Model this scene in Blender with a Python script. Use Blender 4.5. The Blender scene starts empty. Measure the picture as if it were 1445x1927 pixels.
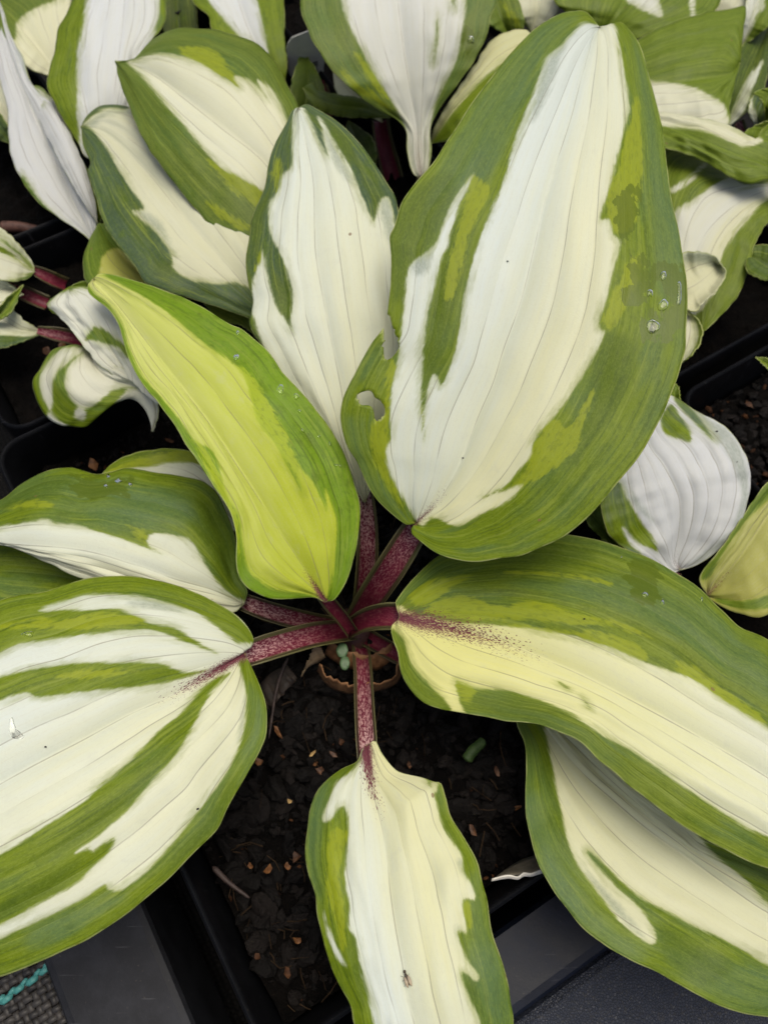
import bpy, math, random
import numpy as np
from mathutils import noise as mnoise, Vector

# ------------------------------------------------------------------ camera, world, sun, exposure
SC = bpy.context.scene
COL = SC.collection
PITCH = math.radians(66.0)                 # camera looks down 66 degrees
FPX = 1456.0                               # focal length in photograph pixels (1445 x 1927)
CAM = np.array([1.441, -9.095, 33.7])      # cm; soil of the middle pot is z = 0
cam = bpy.data.cameras.new('camera')
cam.sensor_fit = 'VERTICAL'; cam.sensor_height = 36.0
cam.lens = 36.0 * FPX / 1927.0
cam.clip_start = 0.01; cam.clip_end = 50.0
cam.dof.use_dof = True; cam.dof.focus_distance = 0.27; cam.dof.aperture_fstop = 13.0
camo = bpy.data.objects.new('camera', cam)
camo.location = CAM * 0.01
camo.rotation_euler = (math.pi / 2 - PITCH, 0, 0)
COL.objects.link(camo); SC.camera = camo

SUN_EL, SUN_AZ = math.radians(78), math.radians(40)
w = bpy.data.worlds.new('World'); SC.world = w; w.use_nodes = True
nt = w.node_tree; nt.nodes.clear()
sky = nt.nodes.new('ShaderNodeTexSky'); sky.sky_type = 'NISHITA'; sky.sun_disc = False
sky.sun_elevation = SUN_EL; sky.sun_rotation = SUN_AZ
sky.air_density = 1.0; sky.dust_density = 7.0; sky.ozone_density = 0.0
bg = nt.nodes.new('ShaderNodeBackground'); bg.inputs[1].default_value = 0.105
ow = nt.nodes.new('ShaderNodeOutputWorld')
nt.links.new(sky.outputs[0], bg.inputs[0]); nt.links.new(bg.outputs[0], ow.inputs[0])
sun = bpy.data.lights.new('sun', 'SUN'); sun.energy = 1.5; sun.angle = math.radians(38)
sun.color = (1.0, 0.985, 0.88)
suno = bpy.data.objects.new('sun', sun)
sd = Vector((math.cos(SUN_EL) * math.sin(SUN_AZ), math.cos(SUN_EL) * math.cos(SUN_AZ), math.sin(SUN_EL)))
suno.rotation_euler = sd.to_track_quat('Z', 'Y').to_euler()
suno.location = (0, 0, 2); COL.objects.link(suno)
SC.view_settings.view_transform = 'Standard'; SC.view_settings.look = 'None'
SC.view_settings.gamma = 1.0; SC.view_settings.use_curve_mapping = False
SC.view_settings.exposure = 0.10
SC.cycles.max_bounces = 5; SC.cycles.diffuse_bounces = 3; SC.cycles.glossy_bounces = 2; SC.cycles.transmission_bounces = 4; SC.cycles.transparent_max_bounces = 4

# ------------------------------------------------------------------ helpers
rng = np.random.default_rng(7); random.seed(7)
FW = np.array([0, math.cos(PITCH), -math.sin(PITCH)])
UP = np.array([0, math.sin(PITCH), math.cos(PITCH)])
RT = np.array([1.0, 0, 0])

def at(xy, z):
    """point (cm) of height z seen at photograph pixel xy; arrays allowed"""
    xy = np.asarray(xy, float); z = np.asarray(z, float)
    d = FW + ((xy[..., 0:1] - 722.5) / FPX) * RT - ((xy[..., 1:2] - 963.5) / FPX) * UP
    t = (z[..., None] - CAM[2]) / d[..., 2:3]
    return CAM + d * t

def to_px(p):
    v = p - CAM; w_ = v @ FW
    return np.stack([722.5 + FPX * (v @ RT) / w_, 963.5 - FPX * (v @ UP) / w_], -1)

def crom(pts, n, closed=False):
    """Catmull-Rom through pts, resampled to n points of even arc length"""
    p = np.asarray(pts, float)
    if len(p) == 2: p = np.array([p[0], p.mean(0), p[1]])
    if closed: q = np.vstack([p[-1], p, p[0], p[1]])
    else: q = np.vstack([2 * p[0] - p[1], p, 2 * p[-1] - p[-2]])
    k = 10; t = np.linspace(0, 1, k, endpoint=False)[:, None]; out = []
    for i in range(1, len(q) - 2):
        a, b, c, d = q[i - 1], q[i], q[i + 1], q[i + 2]
        # limited tangents keep corners tight
        lb = np.linalg.norm(c - b)
        m1 = (c - a) / 2; m2 = (d - b) / 2
        for m in (m1, m2):
            l = np.linalg.norm(m)
            if l > lb * 1.2: m *= lb * 1.2 / l
        out.append((2 * t**3 - 3 * t**2 + 1) * b + (t**3 - 2 * t**2 + t) * m1 + (-2 * t**3 + 3 * t**2) * c + (t**3 - t**2) * m2)
    if not closed: out.append(p[-1:])
    o = np.vstack(out)
    if n is None: return o
    s = np.concatenate([[0], np.cumsum(np.linalg.norm(np.diff(o, axis=0), axis=1))]); s /= s[-1]
    u = np.linspace(0, 1, n)
    return np.stack([np.interp(u, s, o[:, i]) for i in range(o.shape[1])], -1)

def curve1(vals, n):
    return crom(np.stack([np.linspace(0, 10, len(vals)), vals], -1), None) if False else np.interp(
        np.linspace(0, 1, n), np.linspace(0, 1, 41), smooth1(np.interp(np.linspace(0, 1, 41), np.linspace(0, 1, len(vals)), vals)))

def smooth1(a):
    b = np.concatenate([[2 * a[0] - a[3], 2 * a[0] - a[2], 2 * a[0] - a[1]], a, [2 * a[-1] - a[-2], 2 * a[-1] - a[-3], 2 * a[-1] - a[-4]]])
    return np.convolve(b, np.ones(7) / 7, 'valid')

def sdist(P, poly):
    """signed distance (px) of points to polygon, positive inside"""
    q = crom(poly, None, True)[::2]
    a = q; b = np.roll(q, -1, 0); e = b - a
    best = np.full(len(P), 1e9); inside = np.zeros(len(P), bool)
    for i in range(len(a)):
        d = P - a[i]; L2 = e[i] @ e[i]
        if L2 < 1e-9: continue
        t = np.clip((d @ e[i]) / L2, 0, 1)
        dd = d - t[:, None] * e[i]
        best = np.minimum(best, np.einsum('ij,ij->i', dd, dd))
        if e[i][1] != 0:
            c = ((a[i][1] > P[:, 1]) != (b[i][1] > P[:, 1])) & (P[:, 0] < a[i][0] + e[i][0] * (P[:, 1] - a[i][1]) / e[i][1])
            inside ^= c
    s = np.sqrt(best)
    return np.where(inside, s, -s)

def link(name, me, parent=None, mat=None):
    o = bpy.data.objects.new(name, me); COL.objects.link(o)
    if parent is not None: o.parent = parent; o.matrix_parent_inverse = parent.matrix_basis.inverted() if False else o.matrix_parent_inverse
    if mat is not None: me.materials.append(mat)
    return o

def mesh(name, V, Fc, parent=None, mat=None, smooth=True, origin=(0, 0, 0)):
    """V in cm (world); stored in metres relative to origin (cm)"""
    me = bpy.data.meshes.new(name)
    V = (np.asarray(V, float) - np.asarray(origin, float)) * 0.01
    me.from_pydata(V.tolist(), [], [tuple(int(i) for i in f) for f in Fc])
    if smooth: me.polygons.foreach_set('use_smooth', [True] * len(me.polygons))
    me.update()
    o = link(name, me, parent, mat)
    return o

def thing(name, label, cat, base, group=None):
    o = bpy.data.objects.new(name, None); COL.objects.link(o)
    o.location = np.asarray(base, float) * 0.01; o.empty_display_size = 0.01
    o['label'] = label; o['category'] = cat
    if group: o['group'] = group
    return o

def tag(o, label, cat, group=None):
    o['label'] = label; o['category'] = cat
    if group: o['group'] = group
    return o

def attr(me, name, vals, typ='FLOAT'):
    a = me.attributes.new(name, typ, 'POINT')
    if typ == 'FLOAT': a.data.foreach_set('value', np.asarray(vals, np.float32).ravel())
    else: a.data.foreach_set('vector', np.asarray(vals, np.float32).ravel())

def grid_faces(nu, nv, off=0, closed=False):
    i, j = np.meshgrid(np.arange(nu - 1), np.arange(nv if closed else nv - 1), indexing='ij')
    j2 = (j + 1) % nv
    return (np.stack([i * nv + j, i * nv + j2, (i + 1) * nv + j2, (i + 1) * nv + j], -1).reshape(-1, 4) + off)

# ------------------------------------------------------------------ node helper
class NT:
    def __init__(s, name):
        s.m = bpy.data.materials.new(name); s.m.use_nodes = True
        s.t = s.m.node_tree; s.t.nodes.clear()
        s.out = s.t.nodes.new('ShaderNodeOutputMaterial')
    def n(s, typ, ins=None, **kw):
        nd = s.t.nodes.new(typ)
        for k, v in kw.items(): setattr(nd, k, v)
        for k, v in (ins or {}).items(): s.set(nd.inputs[k], v)
        return nd
    def set(s, sock, v):
        if isinstance(v, bpy.types.NodeSocket): s.t.links.new(v, sock)
        elif isinstance(v, bpy.types.Node): s.t.links.new(v.outputs[0], sock)
        else:
            if isinstance(v, (tuple, list)) and len(v) == 3 and sock.type == 'RGBA': v = (*v, 1)
            sock.default_value = v
    def math(s, op, a, b=0.0, c=0.0, clamp=False):
        nd = s.t.nodes.new('ShaderNodeMath'); nd.operation = op; nd.use_clamp = clamp
        s.set(nd.inputs[0], a); s.set(nd.inputs[1], b)
        if op in ('MULTIPLY_ADD', 'SMOOTH_MIN', 'WRAP'): s.set(nd.inputs[2], c)
        return nd.outputs[0]
    def step(s, x, lo, hi, olo=0.0, ohi=1.0):
        nd = s.t.nodes.new('ShaderNodeMapRange'); nd.interpolation_type = 'SMOOTHSTEP'
        s.set(nd.inputs[0], x); nd.inputs[1].default_value = lo; nd.inputs[2].default_value = hi
        nd.inputs[3].default_value = olo; nd.inputs[4].default_value = ohi
        return nd.outputs[0]
    def mix(s, f, a, b, blend='MIX'):
        nd = s.t.nodes.new('ShaderNodeMix'); nd.data_type = 'RGBA'; nd.blend_type = blend
        s.set(nd.inputs[0], f); s.set(nd.inputs[6], a); s.set(nd.inputs[7], b)
        return nd.outputs[2]
    def attr(s, name, fac=True):
        nd = s.t.nodes.new('ShaderNodeAttribute'); nd.attribute_name = name
        return nd.outputs[2] if fac else nd.outputs[1]
    def noise(s, vec, scale, detail=3.0, rough=0.55, dist=0.0):
        nd = s.n('ShaderNodeTexNoise', {'Scale': scale, 'Detail': detail, 'Roughness': rough, 'Distortion': dist})
        if vec is not None: s.set(nd.inputs['Vector'], vec)
        return nd.outputs[0]
    def vmul(s, v, k):
        nd = s.t.nodes.new('ShaderNodeVectorMath'); nd.operation = 'MULTIPLY'
        s.set(nd.inputs[0], v); nd.inputs[1].default_value = k
        return nd.outputs[0]
    def bump(s, h, strength, dist=0.001):
        return s.n('ShaderNodeBump', {'Height': h, 'Strength': strength, 'Distance': dist}).outputs[0]

def srgb(r, g, b):
    f = lambda c: (c / 255 / 12.92) if c <= 10 else ((c / 255 + 0.055) / 1.055) ** 2.4
    return (f(r), f(g), f(b))

WHITE = (0.725, 0.79, 0.735); CREAM = (0.80, 0.79, 0.48)
GLAUC = (0.095, 0.160, 0.030); VIVID = (0.150, 0.212, 0.002); LIME = (0.30, 0.35, 0.010)
leaf_mats = {}

def leaf_mat(white=WHITE, cream=CREAM, glauc=GLAUC, vivid=VIVID, lime=LIME, gmix=0.5, jag=1.0):
    white = (min(white[0], white[1] * .965), *white[1:]); cream = (min(cream[0], cream[1] * 1.015), *cream[1:])
    key = (white, cream, glauc, vivid, lime, gmix, jag)
    if key in leaf_mats: return leaf_mats[key]
    t = NT('variegated_leaf')
    luv = t.attr('luv', False)
    streak = t.noise(t.vmul(luv, (0.40, 2.6, 1)), 1.0, 4.0, 0.60)
    fine = t.noise(t.vmul(luv, (3.2, 7.0, 1)), 1.0, 3.0, 0.6)
    cell = t.noise(t.vmul(luv, (1.3, 1.6, 1)), 1.0, 4.0, 0.6)
    mott = t.noise(t.vmul(luv, (9.0, 14.0, 1)), 1.0, 4.0, 0.65)
    jit = t.math('ADD', t.math('MULTIPLY', t.math('SUBTRACT', streak, 0.5), 13.0 * jag), t.math('MULTIPLY', t.math('SUBTRACT', fine, 0.5), 7.0))
    fld = lambda nme, wd=1.6, k=1.0: t.step(t.math('ADD', t.attr(nme), t.math('MULTIPLY', jit, k)), -wd, wd)
    gr = fld('gr'); li = fld('li', 4.0, 2.4); gy = fld('gy', 8.0, 1.6)
    wet = t.step(t.math('ADD', t.attr('wet'), t.math('MULTIPLY', t.math('SUBTRACT', cell, 0.5), 90.0)), -1.5, 1.5)
    # pale tissue
    cr = t.math('ADD', t.attr('cr'), t.math('MULTIPLY', t.math('SUBTRACT', streak, 0.5), 0.55), clamp=True)
    pale = t.mix(cr, white, cream)
    pale = t.mix(t.step(mott, 0.35, 0.75, 0.0, 0.10), pale, (0.60, 0.58, 0.44))
    pale = t.mix(t.step(cell, 0.58, 0.74, 0.0, 0.16), pale, (0.56, 0.58, 0.50))
    # green tissue
    broad = t.noise(t.vmul(luv, (0.35, 0.8, 1)), 1.0, 2.0, 0.5)
    gl = t.step(t.math('ADD', broad, t.math('MULTIPLY', t.math('SUBTRACT', streak, 0.5), 0.5)), 0.80 - 0.50 * gmix - 0.14, 0.80 - 0.50 * gmix + 0.14)
    green = t.mix(gl, vivid, glauc)
    green = t.mix(t.step(streak, 0.56, 0.72, 0.0, 0.45), green, t.mix(0.5, lime, glauc))
    fs = t.noise(t.vmul(luv, (0.22, 8.0, 1)), 1.0, 3.0, 0.6)
    green = t.mix(t.step(fs, 0.53, 0.68, 0.0, 0.52), green, (0.25, 0.31, 0.040))
    green = t.mix(t.step(fs, 0.48, 0.34, 0.0, 0.58), green, (0.060, 0.105, 0.003))
    green = t.mix(t.step(cell, 0.46, 0.30, 0.0, 0.5), green, (0.085, 0.140, 0.001))
    green = t.mix(t.math('MULTIPLY', fld('bl', 16.0, 2.4), 0.55), green, (0.090, 0.158, 0.062))
    green = t.mix(t.math('MULTIPLY', fld('dk', 12.0, 2.6), 0.62), green, (0.070, 0.118, 0.003))
    green = t.mix(t.math('MULTIPLY', li, 0.72), green, lime)
    green = t.mix(t.step(mott, 0.42, 0.72, 0.0, 0.5), green, t.mix(0.5, green, (0.24, 0.33, 0.045)))
    green = t.mix(t.step(fine, 0.52, 0.30, 0.0, 0.45), green, t.mix(0.55, green, (0.03, 0.06, 0.008)))
    green = t.mix(wet, green, t.mix(0.72, green, (0.085, 0.125, 0.001)))
    gyc = t.mix(t.step(mott, 0.3, 0.75, 0.35, 0.65), (0.22, 0.28, 0.20), pale)
    body = t.mix(gy, pale, gyc)
    fea = t.math('MULTIPLY', t.step(t.math('ADD', t.attr('gr'), t.math('MULTIPLY', jit, 2.4)), -15.0, 1.0), t.step(broad, .42, .58, .1, .62))
    body = t.mix(fea, body, t.mix(.45, t.mix(.5, glauc, pale), lime))
    body = t.mix(gr, body, green)
    fv = t.math('PINGPONG', t.math('MULTIPLY', t.attr('sk'), 4.0), 0.5)
    body = t.mix(t.math('MULTIPLY', t.step(fv, 0.13, 0.0), t.step(mott, .35, .6, 0.0, .10)), body, t.mix(gr, (.50, .48, .36), (.24, .28, .07)))
    # thin transition of yellow-green at the border of the two tissues
    bord = t.math('MULTIPLY', t.step(t.math('ABSOLUTE', t.math('ADD', t.attr('gr'), jit)), 4.5, 0.0), 0.45)
    body = t.mix(bord, body, t.mix(0.5, lime, pale))
    # veins: fine grey-brown lines
    vw = t.step(t.attr('vd'), 0.030, 0.006)
    vis = t.step(t.noise(t.vmul(luv, (0.35, 2.0, 1)), 1.0, 2.0), 0.34, 0.60)
    vcol = t.mix(gr, (0.22, 0.19, 0.13), t.mix(0.5, green, (0.20, 0.25, 0.06)))
    body = t.mix(t.math('MULTIPLY', t.math('MULTIPLY', vw, vis), t.math('MULTIPLY_ADD', gr, -0.25, 0.55)), body, vcol)
    # maroon speckles where the stalk runs into the blade
    vor = t.noise(t.vmul(luv, (11.0, 17.0, 1)), 1.0, 2.0, 0.5)
    sp = t.step(t.math('ADD', vor, t.math('MULTIPLY', t.attr('red'), 0.34)), 0.70, 0.76)
    body = t.mix(t.math('MULTIPLY', sp, t.step(t.attr('red'), 0.02, 0.12)), body, (0.13, 0.012, 0.03))
    # blush under the speckles, brown age spots
    body = t.mix(t.math('MULTIPLY', t.step(t.attr('red'), 0.1, 1.2), 0.20), body, (0.42, 0.22, 0.24))
    spot = t.n('ShaderNodeTexVoronoi', {'Vector': luv, 'Scale': 0.33, 'Randomness': 1.0}).outputs[0]
    body = t.mix(t.step(spot, 0.030, 0.018, 0.0, 0.75), body, (0.20, 0.12, 0.05))
    # pale translucent rim
    body = t.mix(t.math('MULTIPLY', t.step(t.attr('ed'), 0.06, 0.015, 0.0, 0.8), t.step(cell, .35, .6)), body, t.mix(t.step(fine, .6, .72), (0.42, 0.46, 0.17), (.25, .17, .06)))
    h = t.math('ADD', t.math('MULTIPLY', mott, 0.5), t.math('MULTIPLY', t.noise(t.vmul(luv, (16, 60, 1)), 1.0, 2.0), 0.5))
    h = t.math('ADD', h, t.math('MULTIPLY', vw, -0.6))
    bmp = t.bump(h, 0.22, 0.0006)
    rough = t.math('MULTIPLY_ADD', wet, -0.16, t.math('MULTIPLY_ADD', cell, 0.16, 0.40))
    p = t.n('ShaderNodeBsdfPrincipled', {'Base Color': body, 'Roughness': rough, 'Normal': bmp})
    p.inputs['Specular IOR Level'].default_value = 0.24
    tr = t.n('ShaderNodeBsdfTranslucent', {'Color': body, 'Normal': bmp})
    ms = t.n('ShaderNodeMixShader', {0: t.math('MULTIPLY_ADD', gr, -0.10, 0.24), 1: p.outputs[0], 2: tr.outputs[0]})
    t.set(t.out.inputs[0], ms)
    leaf_mats[key] = t.m
    return t.m

NLEAF = 0
SURF = {}
def leaf(plant, mid, zm, L, R, zl=(0, .4, .4, .2, 0), zr=None, ops=(), base='w', bulge=0.09, q=1.0, k=5,
         cr=(.5, .2, 0, 0), red=None, mat=None, holes=(), wav=0.12, sid=None, name='leaf', spow=1.0, vein=1.0):
    """A leaf blade. mid / L / R: outline traced base to tip; zm: height of the midrib (cm); zl, zr: height of the edges
    above the midrib. ops paint the living tissue: ('g'|'w'|'l'|'y'|'t'|'b'|'d', polygon) green, white, lime, grey, wet, waxy bloom, deep green (on some leaves painted-in shade)."""
    global NLEAF
    NLEAF += 1; seed = NLEAF * 7.31
    zr = zl if zr is None else zr
    nu = int(max(40, 120 * q)) + 1; per = max(3, int(round(7 * q))); nh = k * per
    M2 = crom(mid, nu)
    if spow != 1.0:
        uu = np.linspace(0, 1, nu) ** spow * (nu - 1)
        M2 = np.stack([np.interp(uu, np.arange(nu), M2[:, i]) for i in (0, 1)], -1)
    zmid = curve1(zm, nu)
    M = at(M2, zmid)
    u = np.linspace(0, 1, nu)
    T = np.gradient(M, axis=0)
    rows = {}
    halves = []
    for side, (E2, dz) in enumerate(((L, zl), (R, zr))):
        e2 = crom(E2, nu)
        e2 = e2 + np.array([[mnoise.noise(Vector((x * 23, seed, 7.7))), mnoise.noise(Vector((x * 23, seed, 3.3)))] for x in u]) * 2.6 * np.sin(np.pi * u)[:, None] ** .5
        wv = np.array([mnoise.noise(Vector((x * 7, seed + side * 3.1, 0))) + .5 * mnoise.noise(Vector((x * 17, seed + side, 4))) for x in u])
        E = at(e2, zmid + curve1(dz, nu) + wav * wv * np.sin(np.pi * u) ** .5)
        D = E - M
        wd = np.linalg.norm(D, axis=1)
        N = np.cross(T, D) * (1 if side == 0 else -1)
        N = np.where(N[:, 2:3] < 0, -N, N)
        N /= np.linalg.norm(N, axis=1)[:, None] + 1e-9
        # even the normals out along the blade
        for _ in range(6):
            N[1:-1] = (N[:-2] + 2 * N[1:-1] + N[2:]) / 4
        N /= np.linalg.norm(N, axis=1)[:, None] + 1e-9
        s = np.linspace(0, 1, nh + 1)
        env = np.sin(np.pi * np.clip(u, 0.02, .98)) ** .6
        quilt = (np.abs(np.sin(np.pi * k * s)) ** .7 - .5) * (1 - s) ** .35
        G = M[:, None] + D[:, None] * s[None, :, None]
        h = bulge * wd[:, None] * (4 * s * (1 - s))[None] * (1 - .5 * s)[None] + vein * 0.075 * env[:, None] * np.minimum(wd / 4.5, 1)[:, None] ** 1.5 * quilt[None]
        if q > .6:
            ug = np.linspace(0, 1, 45)
            pk = np.array([[mnoise.noise(Vector((a * 6, b * 3 + side * 9, seed))) + .45 * mnoise.noise(Vector((a * 14, b * 7 + side * 9, seed))) for b in s] for a in ug])
            pk = np.stack([np.interp(u, ug, np.convolve(np.pad(pk[:, c_], 1, 'edge'), [.25, .5, .25], 'valid')) for c_ in range(pk.shape[1])], 1)
            h += 0.17 * pk * np.sin(np.pi * s)[None]
        G = G + N[:, None] * h[..., None]
        halves.append((G, s, wd))
    (GL, s, wl), (GR, _, wr) = halves
    G = np.concatenate([GL[:, :0:-1], GR], 1)            # left edge .. midrib .. right edge
    nv = G.shape[1]
    V = G.reshape(-1, 3)
    sv = np.concatenate([-s[:0:-1], s])
    S = np.broadcast_to(sv, (nu, nv)); Uu = np.broadcast_to(u[:, None], (nu, nv))
    W = np.where(S < 0, wl[:, None], wr[:, None])
    vd = np.abs(np.abs(S) * k - np.round(np.abs(S) * k)) / k * W
    vd = np.where(np.abs(S) > 1 - .5 / k, 1.0, vd)
    ed = (1 - np.abs(S)) * W
    length = np.sum(np.linalg.norm(np.diff(M, axis=0), axis=1))
    wm = max(wl.max(), wr.max())
    luv = np.stack([Uu * length, S * wm, np.full(S.shape, seed)], -1)
    px = to_px(V)
    if sid: SURF[sid] = (px.copy(), V.copy())
    gr = np.full(len(V), 200.0 if base == 'g' else -200.0)
    li = np.full(len(V), -200.0); gy = li.copy(); wet = li.copy(); bl = li.copy(); dk = li.copy()
    for o in ops:
        d = sdist(px, o[1])
        if o[0] == 'g': gr = np.maximum(gr, d)
        elif o[0] == 'w': gr = np.minimum(gr, -d)
        elif o[0] == 'l': li = np.maximum(li, d)
        elif o[0] == 'y': gy = np.maximum(gy, d)
        elif o[0] == 't': wet = np.maximum(wet, d)
        elif o[0] == 'b': bl = np.maximum(bl, d)
        elif o[0] == 'd': dk = np.maximum(dk, d)
    crv = cr[0] + (cr[1] - cr[0]) * Uu + np.where(S < 0, cr[2], cr[3]) * np.minimum(1, np.abs(S) * 4)  # cream along the blade; side shift paints sky-facing halves cooler into the colour
    if red:
        ln, wdt, amt = red                                # length (cm), half width (cm), strength
        dist = Uu * length
        rd = np.clip(1 - dist / ln, 0, 1) * np.exp(-(S * W / wdt) ** 2) * amt
    else: rd = np.zeros(S.shape)
    Fc = grid_faces(nu, nv)
    if holes:
        cell = np.linalg.norm(np.diff(px.reshape(nu, nv, 2), axis=0), axis=2).mean()
        dead = np.zeros(len(Fc), bool)
        for hp in holes:
            hp = crom(hp, None, True)
            d = sdist(px, hp[::3])
            near = np.abs(d) < cell * .55
            for i in np.where(near)[0]:
                j = np.argmin(((hp - px[i]) ** 2).sum(1)); V[i] = at(hp[j], V[i, 2])
            inn = d > 0; inn[near] = True
            c = px[Fc].mean(1)
            dead |= sdist(c, hp[::3]) > 0
            ed = np.minimum(ed, np.maximum(0, -d).reshape(ed.shape) / 55.)
        Fc = Fc[~dead]
    if GL[nu // 2, -1, 0] is None: pass
    # faces wind so that the upper side looks up
    a, b, c = V[Fc[:, 0]], V[Fc[:, 1]], V[Fc[:, 2]]
    if np.cross(b - a, c - a)[:, 2].sum() < 0: Fc = Fc[:, ::-1]
    o = mesh(name, V, Fc, plant, mat or leaf_mat(), True, np.array(plant.location) * 100)
    me = o.data
    for nme, val in (('gr', gr), ('li', li), ('gy', gy), ('wet', wet), ('bl', bl), ('dk', dk), ('cr', crv), ('red', rd), ('vd', vd), ('ed', ed), ('sk', np.abs(S) * k)):
        attr(me, nme, val)
    attr(me, 'luv', luv, 'FLOAT_VECTOR')
    sm = o.modifiers.new('thickness', 'SOLIDIFY'); sm.thickness = 0.0005; sm.offset = -1
    return o

def petiole_mat():
    t = NT('speckled_stalk')
    luv = t.attr('luv', False); pv = t.attr('pv'); pu = t.attr('pu')
    n1 = t.noise(t.vmul(luv, (7.0, 17.0, 5)), 1.0, 3.0, 0.65, 0.6)
    n2 = t.noise(t.vmul(luv, (0.9, 3.0, 1)), 1.0, 2.0)
    base = t.mix(n2, (0.060, 0.004, 0.014), (0.165, 0.011, 0.034))
    pale = t.mix(t.math('MINIMUM', pu, 1.0), (0.16, 0.030, 0.036), (0.56, 0.36, 0.34))
    sp = t.step(t.math('ADD', n1, t.math('MULTIPLY', pu, 0.07)), 0.52, 0.60)
    c = t.mix(sp, base, pale)
    av = t.math('ABSOLUTE', pv)
    ln = t.noise(t.vmul(luv, (0.3, 22.0, 3)), 1.0, 2.0)
    gcol = t.mix(t.step(ln, 0.42, 0.58), (0.030, 0.016, 0.010), (0.085, 0.085, 0.028))
    c = t.mix(t.step(av, 0.62, 0.76), c, gcol)
    c = t.mix(t.step(av, 0.90, 0.99, 0.0, 0.6), c, (0.16, 0.15, 0.06))
    p = t.n('ShaderNodeBsdfPrincipled', {'Base Color': c, 'Roughness': 0.45, 'Normal': t.bump(n1, 0.25, 0.0006)})
    p.inputs['Specular IOR Level'].default_value = 0.3
    t.set(t.out.inputs[0], p.outputs[0]); return t.m
PETIOLE = petiole_mat()

def petiole(plant, pts, zs, ws, mat=None, name='petiole', flip=0.0, u0=0.0, u1=1.0):
    """channelled leaf stalk: pts in the photograph with heights zs and half widths ws (cm), crown to blade"""
    n = 40
    c = at(crom(pts, n), curve1(zs, n)); wv = curve1(ws, n)
    T = np.gradient(c, axis=0); T /= np.linalg.norm(T, axis=1)[:, None]
    up = np.array([0, -.25, 1.0])
    X = np.cross(T, up); X /= np.linalg.norm(X, axis=1)[:, None]
    Z = np.cross(X, T)
    tt = np.linspace(-1, 1, 13); prof = [(a, .75 * a * a - .45, a) for a in tt]
    th = np.linspace(0, -math.pi, 12)[1:-1]
    prof += [(math.cos(b) * 1.02, .30 + math.sin(b) * 1.15, 1.0) for b in th]
    prof = np.array(prof); m = len(prof)
    V = c[:, None] + wv[:, None, None] * (X[:, None] * prof[None, :, 0:1] + Z[:, None] * prof[None, :, 1:2])
    Fc = grid_faces(n, m, 0, True).tolist()
    Fc += [list(range(m))[::-1], [(n - 1) * m + i for i in range(m)]]
    o = mesh(name, V.reshape(-1, 3), Fc, plant, mat or PETIOLE, True, np.array(plant.location) * 100)
    L = np.sum(np.linalg.norm(np.diff(c, axis=0), axis=1))
    u = np.linspace(0, 1, n)
    luv = np.zeros((n, m, 3)); luv[..., 0] = (u * L)[:, None]; luv[..., 1] = prof[None, :, 0] * wv[:, None]; luv[..., 2] = prof[None, :, 1] * wv[:, None] + NLEAF
    attr(o.data, 'luv', luv, 'FLOAT_VECTOR')
    attr(o.data, 'pv', np.broadcast_to(prof[:, 2], (n, m))); attr(o.data, 'pu', np.broadcast_to((u0 + (u1 - u0) * u)[:, None], (n, m)))
    return o

# ------------------------------------------------------------------ the setting: ground mat, trays, pots, soil
A31 = math.radians(31); E1 = np.array([math.cos(A31), math.sin(A31), 0]); E2 = np.array([-math.sin(A31), math.cos(A31), 0])
def ew(a, b, z): return a * E1 + b * E2 + np.array([0, 0, z])

def plastic(name, col, rough, scratch=0.5, weave=0.0):
    t = NT(name)
    g = t.n('ShaderNodeTexCoord').outputs['Object']
    n1 = t.noise(g, 60.0, 5.0, 0.65); n2 = t.noise(g, 900.0, 3.0, 0.6); n3 = t.noise(t.vmul(g, (40, 700, 40)), 1.0, 3.0)
    c = t.mix(t.step(n1, 0.35, 0.75), col, tuple(x * 1.8 for x in col))
    c = t.mix(t.math('MULTIPLY', t.step(n3, 0.66, 0.74), 0.35 * scratch), c, (0.16, 0.16, 0.17))
    c = t.mix(t.math('MULTIPLY', t.step(n2, 0.66, 0.76), 0.5 * scratch), c, (0.12, 0.10, 0.08))
    p = t.n('ShaderNodeBsdfPrincipled', {'Base Color': c, 'Roughness': t.math('MULTIPLY_ADD', n1, 0.25, rough), 'Normal': t.bump(n2, 0.15, 0.0004)})
    p.inputs['Specular IOR Level'].default_value = 0.2
    t.set(t.out.inputs[0], p.outputs[0]); return t.m
POT = plastic('black_plastic', (0.0030, 0.0032, 0.0042), 0.36)
FLANGE = plastic('tray_plastic_grey_sheen', (0.0165, 0.0172, 0.0205), 0.42, .8)  # tray plastic with its grey reflection put into the colour
FLANGEB = plastic('tray_plastic_blue_sheen', (0.0062, 0.0085, 0.0165), 0.34, .8)  # same tray plastic, bluish sky reflection painted into the colour

def soil_mat():
    t = NT('potting_soil')
    g = t.n('ShaderNodeTexCoord').outputs['Object']
    n1 = t.noise(g, 140.0, 5.0, 0.7); n2 = t.noise(g, 700.0, 4.0, 0.7)
    c = t.mix(t.step(n1, 0.35, 0.7), (0.0008, 0.0006, 0.0005), (0.0038, 0.0027, 0.0021))
    c = t.mix(t.step(n2, 0.62, 0.74, 0, .7), c, (0.028, 0.017, 0.010))
    p = t.n('ShaderNodeBsdfPrincipled', {'Base Color': c, 'Roughness': 0.8, 'Normal': t.bump(n2, 0.9, 0.002)})
    p.inputs['Specular IOR Level'].default_value = 0.1
    t.set(t.out.inputs[0], p.outputs[0]); return t.m
SOIL = soil_mat()

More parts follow.
